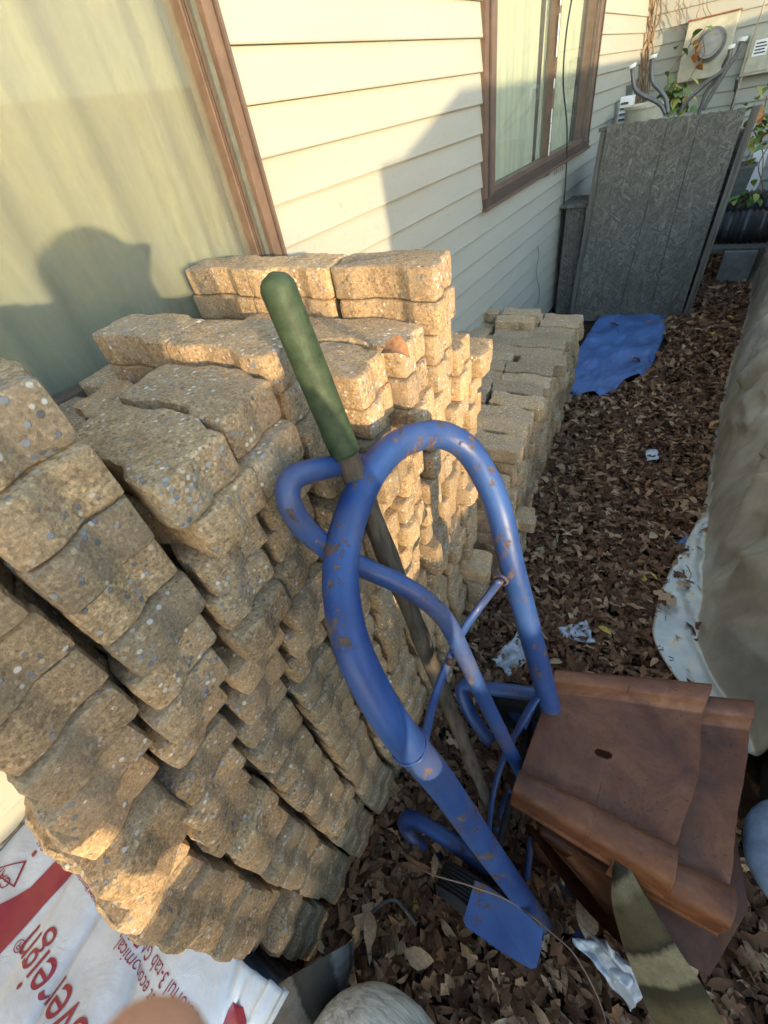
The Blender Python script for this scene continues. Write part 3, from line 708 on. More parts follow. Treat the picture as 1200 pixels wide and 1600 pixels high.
boxb = bmesh.new(); boxes((0.47, 0.50, 0.0), (0.80, 0.585, 0.26), boxb, 0.012)
tag(obj('blue_bin', boxb, NAVY), 'dark blue plastic bin beside the black one at the right border', 'bin')
def crumple(name, cs, mat, label, cat, th=0.0015, n=14, amp=0.02, seedv=0.0):
    a, b, c, d = [Vector(x) for x in cs]
    def fn(u, v):
        p = a.lerp(b, u).lerp(d.lerp(c, u), v); q = Vector((p.x * 26, p.y * 26, seedv))
        edge = 0.012 * noise.noise(Vector((u * 4, v * 4, seedv + 9)))
        return p + Vector((edge, edge * .6, amp * (abs(noise.noise(q)) * 1.6 + 0.5 * noise.noise(q * 2.7)) + 0.004))
    return tag(sheet(fn, n, n, mat, name, None, th), label, cat)
FILM = m_plain('crumpled_grey_film', (0.42, 0.45, 0.50), 0.3, 0.2, 0.3, 30, 0.6, 0.5)
FILMW = m_plain('torn_white_film', (0.52, 0.55, 0.58), 0.4, 0, 0.4, 50, 0.5, 0.6)
crumple('plastic_film', [dz(893, 1465, .10), dz(945, 1470, .12), dz(1012, 1545, .10), dz(985, 1580, .06)], FILM, 'crumpled silvery plastic film on the leaves below the trays', 'plastic film', seedv=1, n=18)
crumple('plastic_film', [dz(768, 1035, .03), dz(815, 985, .03), dz(845, 1020, .03), dz(795, 1060, .03)], FILMW, 'torn whitish plastic film between the pavers and the blue tube', 'plastic film', seedv=2, n=18, amp=.025)
crumple('plastic_film', [dz(868, 985, .02), dz(915, 972, .02), dz(930, 1010, .02), dz(885, 1000, .02)], FILM, 'scrap of grey ribbed plastic half buried in leaves beyond the rusty trays', 'plastic film', seedv=3)
crumple('plastic_scrap', [dz(1008, 706, .02), dz(1026, 704, .02), dz(1028, 720, .02), dz(1010, 722, .02)], FILMW, 'tiny white and blue plastic scrap in the middle of the leaf path', 'litter', seedv=4, n=6, amp=.01)
crumple('blue_scrap', [dz(1058, 850, .025), dz(1075, 835, .025), dz(1078, 862, .025), dz(1064, 868, .025)], BTARP, 'dark blue plastic scrap beside the hem of the silver tarp', 'litter', seedv=5, n=6, amp=.01)

# ---------------------------------------------------------------- blue tarp on the path
def bt(u, v):
    lx = (-0.72 + 0.40 * 0, ); y = 1.98 * 0 + 2.62 + (4.25 - 2.62) * v
    x0 = -0.62; x1 = -0.13 + 0.02 * v
    x = x0 + (x1 - x0) * u
    front = 2.66 + 0.22 * abs(u - 0.45) + 0.06 * math.sin(u * 17) + 0.22 * smooth(.55, 1.0, u)
    y = front + (4.25 - front) * v
    return (x, y + 0.0, 0.028 + gz(x, y) * .5 + 0.035 * noise.noise(Vector((x * 9, y * 5, 0))) + 0.022 * abs(noise.noise(Vector((x * 22, y * 14, 1)))) - 0.03 * smooth(.9, 1, u))
tag(sheet(bt, 40, 60, BTARP, 'blue_tarp', None, 0.001), 'wrinkled blue tarp lying flat on the leaf path', 'tarp')

# ---------------------------------------------------------------- silver tarp over a bulky object
def silver(u, v):
    y = 0.78 + 5.0 * u
    base = 0.30 + 0.02 * math.sin(y * 2.0) + 0.05 * smooth(3.2, 4.6, y) + 0.16 * smooth(1.1, 0.78, y)
    if v < 0.18:                      # skirt spreading on the ground
        t = v / 0.18; spread = 0.125 * smooth(1.95, 1.15, y) * (1 - smooth(1.0, .8, y) * .2) + 0.01
        x = base - spread * (1 - t); z = 0.03 + 0.012 * t + 0.02 * abs(noise.noise(Vector((x * 14, y * 9, 0)))) * (0.4 + t)
    else:
        t = (v - 0.18) / 0.82
        if t < 0.72:
            q = t / 0.72; z = 0.045 + 0.90 * q; x = base + 0.10 * q + 0.10 * q * q
        else:
            q = (t - 0.72) / 0.28; z = 0.945 + 0.10 * math.sin(q * math.pi / 2); x = base + 0.20 + 0.9 * q
        w = 0.050 * noise.noise(Vector((y * 3.2, z * 0.9, 2))) + 0.040 * noise.noise(Vector((y * 7 + z * 2, z * 1.6, 5))) - 0.045 * (1 - abs(noise.noise(Vector((y * 5 + z * 3, z * 2.2, 7)))) * 2.2) ** 5 * .6 + 0.018 * abs(noise.noise(Vector((y * 16 + z * 10, z * 5, 7))))
        w += 0.030 * (1 - min(1, abs(noise.noise(Vector((y * 8 + z * .8, z * 0.7, 12)))) * 5)) ** 2 - 0.020 * (1 - min(1, abs(noise.noise(Vector((y * 5 - z * 2, z * 2.7, 21)))) * 6)) ** 2
        x += w * smooth(0, .25, t)
    return (x, y, z)
tag(sheet(silver, 240, 70, TARP, 'silver_tarp', None, 0.0015), 'silvery beige tarp draped over a bulky object along the right of the path', 'tarp')
boxb = bmesh.new(); boxes((0.62, 1.0, 0.0), (1.6, 5.6, 0.88), boxb)
tag(obj('covered_crate', boxb, DARK), 'bulky crate hidden under the silvery beige tarp', 'crate')

# ---------------------------------------------------------------- shingle bundle
PL = m_tarp('white_plastic_wrap', (0.60, 0.61, 0.63), 0.6, 0.3, 0.0, 0.22)
RED = m_plain('dark_red_print', (0.26, 0.022, 0.035), 0.35, 0, 0.15, 40, 0.5, 0)
BZ = 0.385
def bz(x, y):
    h = BZ + 0.017 * noise.noise(Vector((x * 3, y * 4, 0))) + 0.007 * noise.noise(Vector((x * 11 + y * 6, y * 4, 3))) - 0.012 * max(0, 1 - abs(noise.noise(Vector((x * 6 + y * 3.0, y * 1.2 - x * .4, 6)))) * 9)
    d = (x + 1.0) * 0.86 + (y + 0.6) * 0.5
    h += 0.004 * abs(math.sin(x * 19 + y * 6 + 2 * noise.noise(Vector((x * 2, y * 2, 8))))) ** 6 * 1.0
    e = smooth(-0.40, -0.33, x); return h - 0.05 * e * e
bundle = thing('shingle_bundle', 'white plastic wrapped roof shingle bundle with dark red lettering at lower left', 'shingle bundle', (-0.7, -0.75, 0.3))
def bfn(u, v):
    y = -1.35 + 1.115 * v + 0.012 * math.sin(u * 9)
    if u < 0.9:
        x = -1.035 + (-0.355 + 1.035) * u / 0.9; return (x, y, bz(x, y))
    t = (u - 0.9) / 0.1; x = -0.355 + 0.035 * math.sin(t * math.pi / 2) + 0.008 * math.sin(t * 14 + y * 4); return (x, y, bz(-0.355, y) - 0.12 * t + 0.004 * math.sin(t * 26))
sheet(bfn, 150, 120, PL, 'plastic_wrap', bundle, 0.0006)
boxpart('shingle_slab', (-1.03, -1.34, 0.30), (-0.36, -0.245, 0.355), m_plain('asphalt_shingle', (0.07, 0.07, 0.075)), bundle)
low = thing('shingle_stack', 'dark grey shingle bundles piled beneath the white wrapped one', 'shingle bundle', (-0.7, -0.75, 0))
for k in range(4):
    boxpart('shingle_slab', (-1.03 + 0.01 * k, -1.34, 0.002 + 0.072 * k), (-0.36 - 0.012 * (k % 2), -0.25, 0.070 + 0.072 * k), m_plain('grey_bundle_wrap', (0.20, 0.22, 0.26), 0.5), low, 0.01)
def conform(o, off=0.0022):
    for v in o.data.vertices:
        w = o.matrix_world @ v.co; w.z = bz(w.x, w.y) + off; v.co = o.matrix_world.inverted() @ w
def lettering(txt, p_start, p_end, stretch=1.0, size=None, bold=False, up=None, lw=1.0):
    a = dz(*p_start, BZ); b = dz(*p_end, BZ)
    cu = bpy.data.curves.new('lettering', 'FONT'); cu.body = txt; cu.size = 1.0; cu.offset = 0.012 if bold else 0.0
    to = bpy.data.objects.new('tmp', cu); C.objects.link(to); bpy.context.view_layer.update()
    me = bpy.data.meshes.new_from_object(to.evaluated_get(bpy.context.evaluated_depsgraph_get())); bpy.data.objects.remove(to)
    xs_ = [v.co.x for v in me.vertices]; wid = max(xs_) - min(xs_); x0 = min(xs_)
    L = (b - a).length; s = L / wid * stretch; kx = L / wid
    r = (b - a).normalized(); upv = Vector((-r.y, r.x, 0))
    for v in me.vertices:
        p = a + r * ((v.co.x - x0) * kx) + upv * (v.co.y * s); v.co = (p.x, p.y, p.z)
    bm = bmesh.new(); bm.from_mesh(me); bmesh.ops.triangulate(bm, faces=bm.faces[:])
    for _ in range(2):
        le = [e for e in bm.edges if e.calc_length() > 0.012]
        if le: bmesh.ops.subdivide_edges(bm, edges=le, cuts=1)
        bmesh.ops.triangulate(bm, faces=bm.faces[:])
    for v in bm.verts: v.co.z = bz(v.co.x, v.co.y) + 0.0016
    bm.normal_update(); up_n = sum((f.normal.z for f in bm.faces))
    if up_n < 0: bmesh.ops.reverse_faces(bm, faces=bm.faces[:])
    o = obj('lettering', bm, RED, bundle); return o
def print_poly(pts, off=0.0015, name='printed_band', px=True):
    P = [dz(*p, BZ) if px else Vector(p) for p in pts]
    bm = bmesh.new(); f = bm.faces.new([bm.verts.new(p) for p in P]); bmesh.ops.triangulate(bm, faces=[f])
    for _ in range(5):
        le = [e for e in bm.edges if e.calc_length() > 0.02]
        if not le: break
        bmesh.ops.subdivide_edges(bm, edges=le, cuts=1); bmesh.ops.triangulate(bm, faces=[f for f in bm.faces if len(f.verts) > 3])
    for v in bm.verts: v.co.z = bz(v.co.x, v.co.y) + off
    bm.normal_update()
    if sum(f.normal.z for f in bm.faces) < 0: bmesh.ops.reverse_faces(bm, faces=bm.faces[:])
    return obj(name, bm, RED, bundle)
lettering('Sovereign', (156, 1632), (54, 1443), 1.35)
lettering('Most economical,', (258, 1580), (188, 1460), 1.3)
lettering('Colorful 3-tab GAF Shingle', (314, 1590), (190, 1410), 1.35)
lettering('®', (34, 1474), (27, 1463))
lettering('Value and High Protection', (168, 1425), (120, 1362))
lettering('Limited Warranty', (150, 1412), (128, 1355))
lettering('Professional Roofing', (112, 1305), (95, 1262))
print_poly([(-40, 1455), (-40, 1535), (0, 1484), (60, 1415), (100, 1372), (127, 1345), (121, 1311), (80, 1345), (40, 1385), (0, 1412)])
print_poly([(338, 1610), (352, 1580), (362, 1566), (372, 1575), (372, 1620)])
def outline(p, w=2.2, inner=None):
    n = len(p); c = (sum(a[0] for a in p) / n, sum(a[1] for a in p) / n)
    for i in range(n):
        a, b = p[i], p[(i + 1) % n]; f = 0.82
        print_poly([a, b, (c[0] + (b[0] - c[0]) * f, c[1] + (b[1] - c[1]) * f), (c[0] + (a[0] - c[0]) * f, c[1] + (a[1] - c[1]) * f)], name='printed_triangle')
outline([(54, 1307), (86, 1297), (70, 1334)]); outline([(-12, 1360), (36, 1343), (18, 1386)])
print_poly([(44, 1334), (52, 1327), (56, 1331), (48, 1339)], name='printed_bar')
lettering('GAF', (16, 1378), (6, 1352)); lettering('GAF', (72, 1322), (62, 1308))

# ---------------------------------------------------------------- strand board crate
crate = thing('board_crate', 'upright weathered grey strand board panel with timber edges standing at the path end', 'crate', (-0.4, 3.95, 0))
BL, BR, TL, TR = Vector((-0.82, 3.90, -0.01)), Vector((-0.04, 4.02, -0.01)), dy(949, 196, 3.90), dy(1178, 167, 4.02)
def quad(a, b, c, d, u, v): return (a.lerp(b, u)).lerp(d.lerp(c, u), v)
cuts = [0.0, 0.425, 0.70, 0.975]
cutsT = [0.0, 0.45, 0.66, 0.96]
nrm = (BR - BL).cross(TL - BL).normalized()
if nrm.y > 0: nrm = -nrm
for a, b in zip(range(3), range(1, 4)):
    bm = bmesh.new(); n = 14
    q0, q1 = BL.lerp(BR, cuts[a] + 0.002), BL.lerp(BR, cuts[b] - 0.002); t0, t1 = TL.lerp(TR, cutsT[a] + 0.002), TL.lerp(TR, cutsT[b] - 0.002)
    V = []
    for i in range(n + 1):
        r_ = []
        for j in range(n + 1):
            p = q0.lerp(q1, i / n).lerp(t0.lerp(t1, i / n), j / n) + nrm * 0.004 * noise.noise(Vector((i * .2 + a, j * .15, 0)))
            if j == n: p += Vector((0, 0, random.uniform(-0.006, 0.004)))
            r_.append(p)
        V.append(r_)
    va = [[bm.verts.new(p) for p in r_] for r_ in V]; vb = [[bm.verts.new(p - nrm * 0.014) for p in r_] for r_ in V]
    for i in range(n):
        for j in range(n):
            bm.faces.new((va[i][j], va[i + 1][j], va[i + 1][j + 1], va[i][j + 1])); bm.faces.new((vb[i][j], vb[i][j + 1], vb[i + 1][j + 1], vb[i + 1][j]))
        bm.faces.new((va[i][n], va[i + 1][n], vb[i + 1][n], vb[i][n]))
    for j in range(n):
        bm.faces.new((va[0][j], va[0][j + 1], vb[0][j + 1], vb[0][j])); bm.faces.new((va[n][j], vb[n][j], vb[n][j + 1], va[n][j + 1]))
    bmesh.ops.recalc_face_normals(bm, faces=bm.faces[:]); obj('board_panel', bm, OSB, crate)
bm = bmesh.new(); bar(bm, BR + Vector((0.012, 0.03, 0)), TR + Vector((0.012, 0.03, 0.0)), 0.085, 0.04, (1, 0, 0)); obj('edge_post', bm, GREYWOOD, crate)
bm = bmesh.new(); bar(bm, BL + Vector((-0.02, 0.05, 0)), TL + Vector((-0.02, 0.05, -0.03)), 0.085, 0.035, (1, 0, 0)); obj('edge_post', bm, GREYWOOD, crate)
bm = bmesh.new(); bar(bm, TL + Vector((-0.05, 0.03, -0.02)), TL + Vector((0.04, 0.03, -0.012)), 0.05, 0.02); obj('top_batten', bm, GREYWOOD, crate)
bm = bmesh.new(); boxes((-0.99, 3.99, 0.0), (-0.86, 4.05, 0.78), bm); boxes((-1.03, 3.96, 0.781), (-0.84, 4.30, 0.80), bm); obj('side_shelf', bm, OSB, crate)
bm = bmesh.new(); boxes((-0.84, 4.62, 0), (-0.02, 4.64, 1.05), bm); obj('back_panel', bm, OSB, crate)
bm = bmesh.new(); boxes((-0.845, 4.06, 0.0), (-0.83, 4.62, 1.05), bm); boxes((-0.02, 4.10, 0), (-0.005, 4.62, 1.05), bm); obj('side_panel', bm, OSB, crate)

# ---------------------------------------------------------------- meter wall
mb = thing('electric_meter', 'grey electric meter box with a round glass meter on the far wall', 'electric meter', tuple(dy(1115, 70, 6.40)))
c4 = [dy(1084, 34, 6.36), dy(1159, 14, 6.36), dy(1129, 118, 6.36), dy(1068, 128, 6.36)]
xa = (c4[0].x + c4[3].x) / 2 - 0.05; xb = (c4[1].x + c4[2].x) / 2; za = (c4[0].z + c4[1].z) / 2; zb = (c4[2].z + c4[3].z) / 2
boxpart('meter_box', (xa, 6.345, zb), (xb, 6.455, za), GREYP, mb, 0.006)
boxpart('box_flange', (xa - 0.008, 6.335, za - 0.0), (xb + 0.008, 6.455, za + 0.010), m_rust('rusty_flange', 1.3), mb)
mc = dy(1110, 70, 6.30)
def disc(name, c, r, d, mat, parent, ax=(0, -1, 0), r2=None, seg=32):
    bm = bmesh.new(); bmesh.ops.create_cone(bm, cap_ends=True, segments=seg, radius1=r, radius2=r if r2 is None else r2, depth=d)
    q = Vector((0, 0, 1)).rotation_difference(Vector(ax)); bmesh.ops.transform(bm, matrix=Matrix.Translation(c) @ q.to_matrix().to_4x4(), verts=bm.verts)
    return obj(name, bm, mat, parent, False)
disc('meter_ring', (mc.x, 6.33, mc.z), 0.112, 0.03, STEEL, mb)
disc('meter_glass', (mc.x, 6.27, mc.z), 0.092, 0.10, m_plain('meter_glass', (0.22, 0.22, 0.21), 0.12, 0, 0.2, 40, 0.6), mb, r2=0.084)
disc('meter_face', (mc.x, 6.2185, mc.z), 0.060, 0.003, m_plain('meter_dial', (.3, .3, .28)), mb)
c5 = dy(1173, 54, 6.38); c6 = dy(1155, 121, 6.38)
pb = thing('breaker_panel', 'cream electrical panel box with a printed label right of the meter', 'electrical panel', (c5.x, 6.4, c6.z))
px = (c5.x + c6.x) / 2
boxpart('panel_box', (px, 6.37, c6.z), (px + 0.40, 6.455, c5.z), GREYP, pb, 0.006)
boxpart('panel_door', (px + 0.02, 6.362, c6.z + 0.02), (px + 0.38, 6.3695, c5.z - 0.02), GREYP, pb, 0.003)
boxpart('sticker', (px + 0.05, 6.3595, c6.z + 0.12), (px + 0.15, 6.3615, c6.z + 0.22), WHITE, pb)
for k in range(4): boxpart('label_line', (px + 0.06, 6.3575, c6.z + 0.135 + 0.02 * k), (px + 0.14 - 0.01 * (k % 2), 6.3594, c6.z + 0.143 + 0.02 * k), BLACK, pb)
boxpart('latch', (px + 0.20, 6.355, c6.z + 0.17), (px + 0.24, 6.3618, c6.z + 0.23), BLACK, pb)
# conduits
for i, (a, b, lab) in enumerate([((1141, 82), (1094, 170), 'thin dark conduit dropping from the meter box behind the board'), ((1152, 122), (1146, 160), 'short grey conduit under the breaker panel')]):
    bm = tube(bmesh.new(), [dy(*a, 6.30), (dy(*a, 6.40) + dy(*b, 6.40)) / 2, dy(*b, 6.40), dy(b[0], b[1], 6.40) - Vector((0, 0, 1.0))], 0.014, 10, 4)
    tag(obj('conduit', bm, STEEL, None, True), lab, 'conduit')
# upturned stool legs with feet
stool = thing('upturned_stool', 'upturned metal stool with four curved legs ending in white caps', 'stool', (-0.45, 4.4, 1.0))
legs = [[(988, 106), (989, 120), (992, 138), (1004, 149), (1022, 157), (1034, 166), (1040, 178)], [(1020, 91), (1018, 110), (1020, 128), (1032, 142), (1040, 155), (1044, 178)],
        [(1141.5, 76), (1138, 95), (1128, 112), (1108, 126), (1088, 144), (1070, 162), (1062, 178)], [(1159, 64), (1152, 84), (1138, 104), (1122, 130), (1110, 150), (1098, 172)]]
for l in legs:
    pts = [dy(u, v, 4.35) for u, v in l]
    lg = obj('leg', tube(bmesh.new(), pts, 0.0125, 10, 5), STEEL, stool, True)
    d = (pts[0] - pts[1]).normalized()
    bm = bmesh.new(); bmesh.ops.create_cone(bm, cap_ends=True, segments=16, radius1=0.022, radius2=0.026, depth=0.018)
    q = Vector((0, 0, 1)).rotation_difference(d); bmesh.ops.transform(bm, matrix=Matrix.Translation(pts[0] + d * .008) @ q.to_matrix().to_4x4(), verts=bm.verts); obj('foot_cap', bm, WHITE, lg)
bm = bmesh.new(); bmesh.ops.create_cone(bm, cap_ends=True, segments=32, radius1=0.19, radius2=0.19, depth=0.05)
p = dy(1062, 200, 4.38); bmesh.ops.transform(bm, matrix=Matrix.Translation(p), verts=bm.verts); obj('seat', bm, BLACK, stool)
# dark and white boxes at the corner
p = dy(979, 145, 5.9); bx_ = bmesh.new(); boxes((p.x - .045, 5.86, p.z - .06), (p.x + .045, 5.94, p.z + .05), bx_, .004); tag(obj('junction_box', bx_, SEAL), 'small dark grey box near the house corner, above the white one', 'junction box')
p = dy(978, 172, 5.5); t = thing('white_appliance', 'small white ribbed utility box standing behind the board by the corner', 'utility box', (p.x, 5.5, p.z - .1))
boxpart('casing', (p.x - .05, 5.45, p.z - .12), (p.x + .05, 5.56, p.z + .09), WHITE, t, .006)
for k in range(5): boxpart('rib', (p.x - .04, 5.442, p.z - .10 + .035 * k), (p.x + .02, 5.4495, p.z - .085 + .035 * k), SEAL, t)
def bucket(c, r, h, mat, label):
    bm = bmesh.new(); n = 32; prof = [(0.0, 0.004), (r * .82, 0), (r, h), (r * 1.06, h), (r * 1.06, h - .015), (r * 1.0, h - .016)]
    prof = [(r * .80, 0.0), (r, h - .02), (r * 1.07, h - .02), (r * 1.07, h), (r * .95, h), (r * .76, 0.01)]
    R_ = [[bm.verts.new((c[0] + rr * math.cos(2 * math.pi * i / n), c[1] + rr * math.sin(2 * math.pi * i / n), c[2] + z)) for rr, z in prof] for i in range(n)]
    for i in range(n):
        for k in range(len(prof) - 1): bm.faces.new((R_[i][k], R_[(i + 1) % n][k], R_[(i + 1) % n][k + 1], R_[i][k + 1]))
    bm.faces.new([R_[i][0] for i in range(n)][::-1]); bm.faces.new([R_[i][-1] for i in range(n)])
    tag(obj('bucket', bm, mat), label, 'bucket')
p = dy(1008, 172, 5.2); bucket((p.x, 5.2, p.z - .26), 0.15, 0.30, GREYP, 'pale grey bucket showing its rim above the left of the board')
p = dy(1152, 262, 5.2); bucket((p.x, 5.2, p.z - .22), 0.12, 0.24, SEAL, 'dark grey bucket half hidden behind the right edge of the board')
# cable on the near wall
cab = [(893, 0), (884, 60), (880, 130), (886, 200), (884, 280), (878, 350), (873, 410), (872, 470)]
tag(obj('cable', tube(bmesh.new(), [dx(u, v, -1.02) for u, v in cab] + [Vector((-1.02, 3.3, 0.0))], 0.0045, 8, 6), BLACK, None, True), 'thin black cable hanging down the siding in front of the small window', 'cable')
tag(obj('cable', tube(bmesh.new(), [dx(u, v, -1.02) for u, v in [(840, 385), (842, 400), (838, 425), (843, 455), (840, 480)]], 0.0022, 6, 6), SEAL, None, True), 'thin grey wire dangling low on the siding left of the board', 'cable')
cab2 = [(1196, 0), (1180, 50), (1165, 100), (1150, 150), (1144, 168)]
tag(obj('cable', tube(bmesh.new(), [dy(u, v, 6.3) for u, v in cab2], 0.006, 6, 6), m_plain('tan_cable', (.35, .28, .18)), None, True), 'tan cable slanting down between meter box and breaker panel', 'cable')
# sticker with smudged print, low on the wall under the small window
t = thing('wall_tag', 'small dark arrow shaped tag with scrawled lettering on the siding below the window', 'tag', tuple(dx(858, 270, -1.03)))
bm = bmesh.new(); plate(bm, [dx(845, 267, -1.028), dx(846, 279, -1.028), dx(856, 275, -1.028), dx(864, 266, -1.028)], .002); obj('plate', bm, SEAL, t)
p = dx(865, 273, -1.0)
for k in range(5):
    bm = bmesh.new(); a = dx(866 + 3 * k, 274 - 1.6 * k, -1.029); b = dx(867.5 + 3 * k, 266 - 1.6 * k, -1.029); bar(bm, a, b, 0.004, 0.002, (1, 0, 0)); obj('scrawl_stroke', bm, BLACK, t)

# drain pipes
PIPE = m_plain('dusty_black_plastic', (0.045, 0.045, 0.045), 0.45, 0, 0.3, 10, 0.5, 0.1)
def ribbed(pts, r, label):
    path = smooth_path(pts, 60); bm = bmesh.new()
    tube(bm, path, lambda t: r * (1.0 + 0.075 * (1 if int(t * 100) % 2 else -1)), 22, 1, True, 1.0, False)
    tag(obj('drain_pipe', bm, PIPE, None, False), label, 'drain pipe')
a = dy(1105, 334, 5.6); b = dy(1215, 322, 5.5); zc = 0.5 * (a.z + b.z)
ribbed([(-0.35, 5.65, zc), (0.5, 5.62, zc + .01), (1.6, 5.5, zc)], 0.115, 'upper black corrugated drain pipe lying behind the board')
a = dy(1110, 362, 5.1); b = dy(1210, 352, 5.0); zc = 0.5 * (a.z + b.z)
ribbed([(-0.45, 5.1, zc), (0.5, 5.08, zc), (1.6, 5.0, zc)], 0.115, 'lower black corrugated drain pipe lying behind the board')
bm = bmesh.new(); p = dy(1150, 385, 4.9); boxes((-0.4, 4.85, p.z - .04), (1.4, 4.97, p.z + .0), bm, .004); tag(obj('timber_beam', bm, GREYWOOD), 'grey timber beam lying below the corrugated pipes', 'beam')
bm = bmesh.new(); p = dy(1160, 398, 4.85); boxes((0.10, 4.82, 0.0), (0.32, 4.98, p.z + .03), bm, .006); tag(obj('concrete_block', bm, m_plain('grey_block', (.2, .2, .19))), 'small grey block propping the timber beam', 'block')
bm = bmesh.new(); bar(bm, dy(1190, 235, 5.9), dy(1168, 315, 5.9), 0.10, 0.03, (0, 1, 0)); tag(obj('white_board', bm, WHITE), 'narrow white board leaning on the far wall behind the vines', 'board')

# ---------------------------------------------------------------- leaves
import array
def leaf_mesh(name, items, mat, parent=None):
    """items: (pos, heading, pitch, roll, length, width, tone, curl)"""
    co = []; fa = []; tones = []
    for (p, hd, pt, rl, L, Wd, tone, curl, lob) in items:
        m = Matrix.Rotation(hd, 3, 'Z') @ Matrix.Rotation(pt, 3, 'Y') @ Matrix.Rotation(rl, 3, 'X')
        b0 = len(co)
        sec = [(0.0, 0.04), (0.25, 0.85), (0.5, 1.0), (0.78, 0.62), (1.0, 0.03)] if not lob else [(0, .05), (.22, .8), (.34, .3), (.52, 1.0), (.66, .35), (.82, .6), (1, .04)]
        for (t, w) in sec:
            zc = curl * L * math.sin(t * math.pi) * 0.8
            for s in (-1, 0, 1):
                q = m @ Vector(((t - .5) * L, s * w * Wd * .5, zc + (abs(s) * w * Wd * curl * 0.9)))
                co.append((p[0] + q.x, p[1] + q.y, p[2] + q.z))
        for i in range(len(sec) - 1):
            for k in range(2):
                a = b0 + i * 3 + k; fa.append((a, a + 1, a + 4, a + 3)); tones.append(tone)
    me = bpy.data.meshes.new(name); me.from_pydata(co, [], fa)
    at = me.color_attributes.new('tone', 'FLOAT_COLOR', 'CORNER')
    buf = array.array('f')
    for t in tones:
        for _ in range(4): buf.extend((t, t, t, 1.0))
    at.data.foreach_set('color', buf)
    me.polygons.foreach_set('use_smooth', [True] * len(fa)); me.update()
    return link(name, me, parent, mat)
rl = random.Random(3)
def tone():
    r = rl.random()
    if r < 0.996: return min(0.96, max(0, rl.betavariate(1.6, 2.0)))
    return 1.0
items = []
def scatter(x0, x1, y0, y1, dens, lo=0.0, hi=0.035, smin=.032, smax=.062, skip=None):
    for _ in range(int((x1 - x0) * (y1 - y0) * dens)):
        x, y = rl.uniform(x0, x1), rl.uniform(y0, y1)
        if skip and skip(x, y): continue
        L = rl.uniform(smin, smax) * (0.45 if rl.random() < .2 else (1.35 if rl.random() < .06 else 1)); lob = rl.random() < 0.28
        h = 0.5 + 0.5 * noise.noise(Vector((x * 3, y * 3, 11)))
        items.append(((x, y, gz(x, y) + lo + (hi - lo) * rl.random() * (0.6 + 0.6 * h)), rl.uniform(0, 6.28), rl.gauss(0, .38), rl.gauss(0, .5), L * (1.15 if lob else 1), L * (rl.uniform(.5, .75) if lob else rl.uniform(.26, .42)), tone(), rl.uniform(-.28, .34), lob))
on_blue = lambda x, y: (-0.62 < x < -0.12 + 0.05 * math.sin(y * 6) and y > 2.66 + .22 * abs((x + .62) / .49 - .45) + .22 * smooth(.55, 1, (x + .62) / .49) and y < 4.2 and rl.random() > 0.012)
scatter(-0.50, 0.36, 0.62, 2.6, 6500, skip=on_blue)
scatter(-0.62, 0.45, 2.6, 5.0, 4200, skip=on_blue, smin=.035, smax=.07)
scatter(-0.40, 0.62, -0.40, 0.62, 6000)
scatter(0.0, 1.3, 4.2, 5.6, 1600, smin=.04, smax=.07)
tb = bmesh.new()
for _ in range(420):
    x, y = rl.uniform(-.4, .36), rl.uniform(-.3, 4.6)
    if on_blue(x, y): continue
    a = rl.uniform(0, 3.14); L = rl.uniform(.03, .12); z = gz(x, y) + .03
    tube(tb, [(x, y, z), (x + L * .5 * math.cos(a), y + L * .5 * math.sin(a), z + rl.uniform(0, .012)), (x + L * math.cos(a + .3), y + L * math.sin(a + .3), z)], .0011, 4, 2)
tag(obj('small_twigs', tb, DARKWOOD), 'thin broken twigs scattered through the dead leaves', kind='stuff')
fl = leaf_mesh('fallen_leaves', items, LEAF)
tag(fl, 'carpet of curled brown dead leaves covering the path', kind='stuff')
def single(p, L, Wd, hd, tn, label, pt=.1, rl_=.1, curl=.2, lob=False):
    o = leaf_mesh('dead_leaf', [(tuple(p), hd, pt, rl_, L, Wd, tn, curl, lob)], LEAF)
    tag(o, label, 'leaf')
single(dz(577, 1455, .09), .085, .032, 2.2, .80, 'large tan oval leaf standing beside the grey striped strap', .5, .3)
single(dz(655, 1493, .07), .07, .04, .3, .93, 'pale greenish curled leaf below the black wheel', .2, .3)
single(dz(618, 556, 1.235), .045, .03, .5, .55, 'curled orange brown leaf resting on the sunlit pavers', .3, .6, .5)
single(dz(1068, 914, .05), .05, .035, .2, .92, 'orange leaf near the hem of the silver tarp', .1, .2, .2, True)
single(dz(945, 985, .05), .05, .02, -.2, 1.0, 'yellow green leaf on the path just beyond the rusty trays', .1, .2)
single(dz(912, 1435, .10), .09, .05, 2.0, .97, 'large pale orange leaf between the trays and the silvery film', .3, .2)
single(dz(1038, 935, .06), .09, .07, 2.6, .88, 'large pointed tan oak leaf on the path beside the tarp hem', .1, .1, .1, True)
single(dz(1020, 838, .05), .045, .035, 1.0, .95, 'pale tan oval leaf on the right of the path', .1, .2)
tw = tube(bmesh.new(), [dz(640, 1345, .06), dz(672, 1365, .22), dz(735, 1384, .28), dz(800, 1410, .28), dz(865, 1460, .15), dz(900, 1495, .10), dz(935, 1560, .06), dz(950, 1610, .05)], 0.0016, 6, 8)
tag(obj('twig', tw, m_plain('pinkish_twig', (.25, .17, .13)), None, True), 'long thin bare twig arching over the blue fender', 'twig')
tw = tube(bmesh.new(), [dz(575, 1432, .05), dz(598, 1412, .07), dz(620, 1408, .07), dz(650, 1445, .05)], 0.004, 6, 6)
tag(obj('twig', tw, GREYWOOD, None, True), 'short bent grey twig on the leaves left of the black wheel', 'twig')
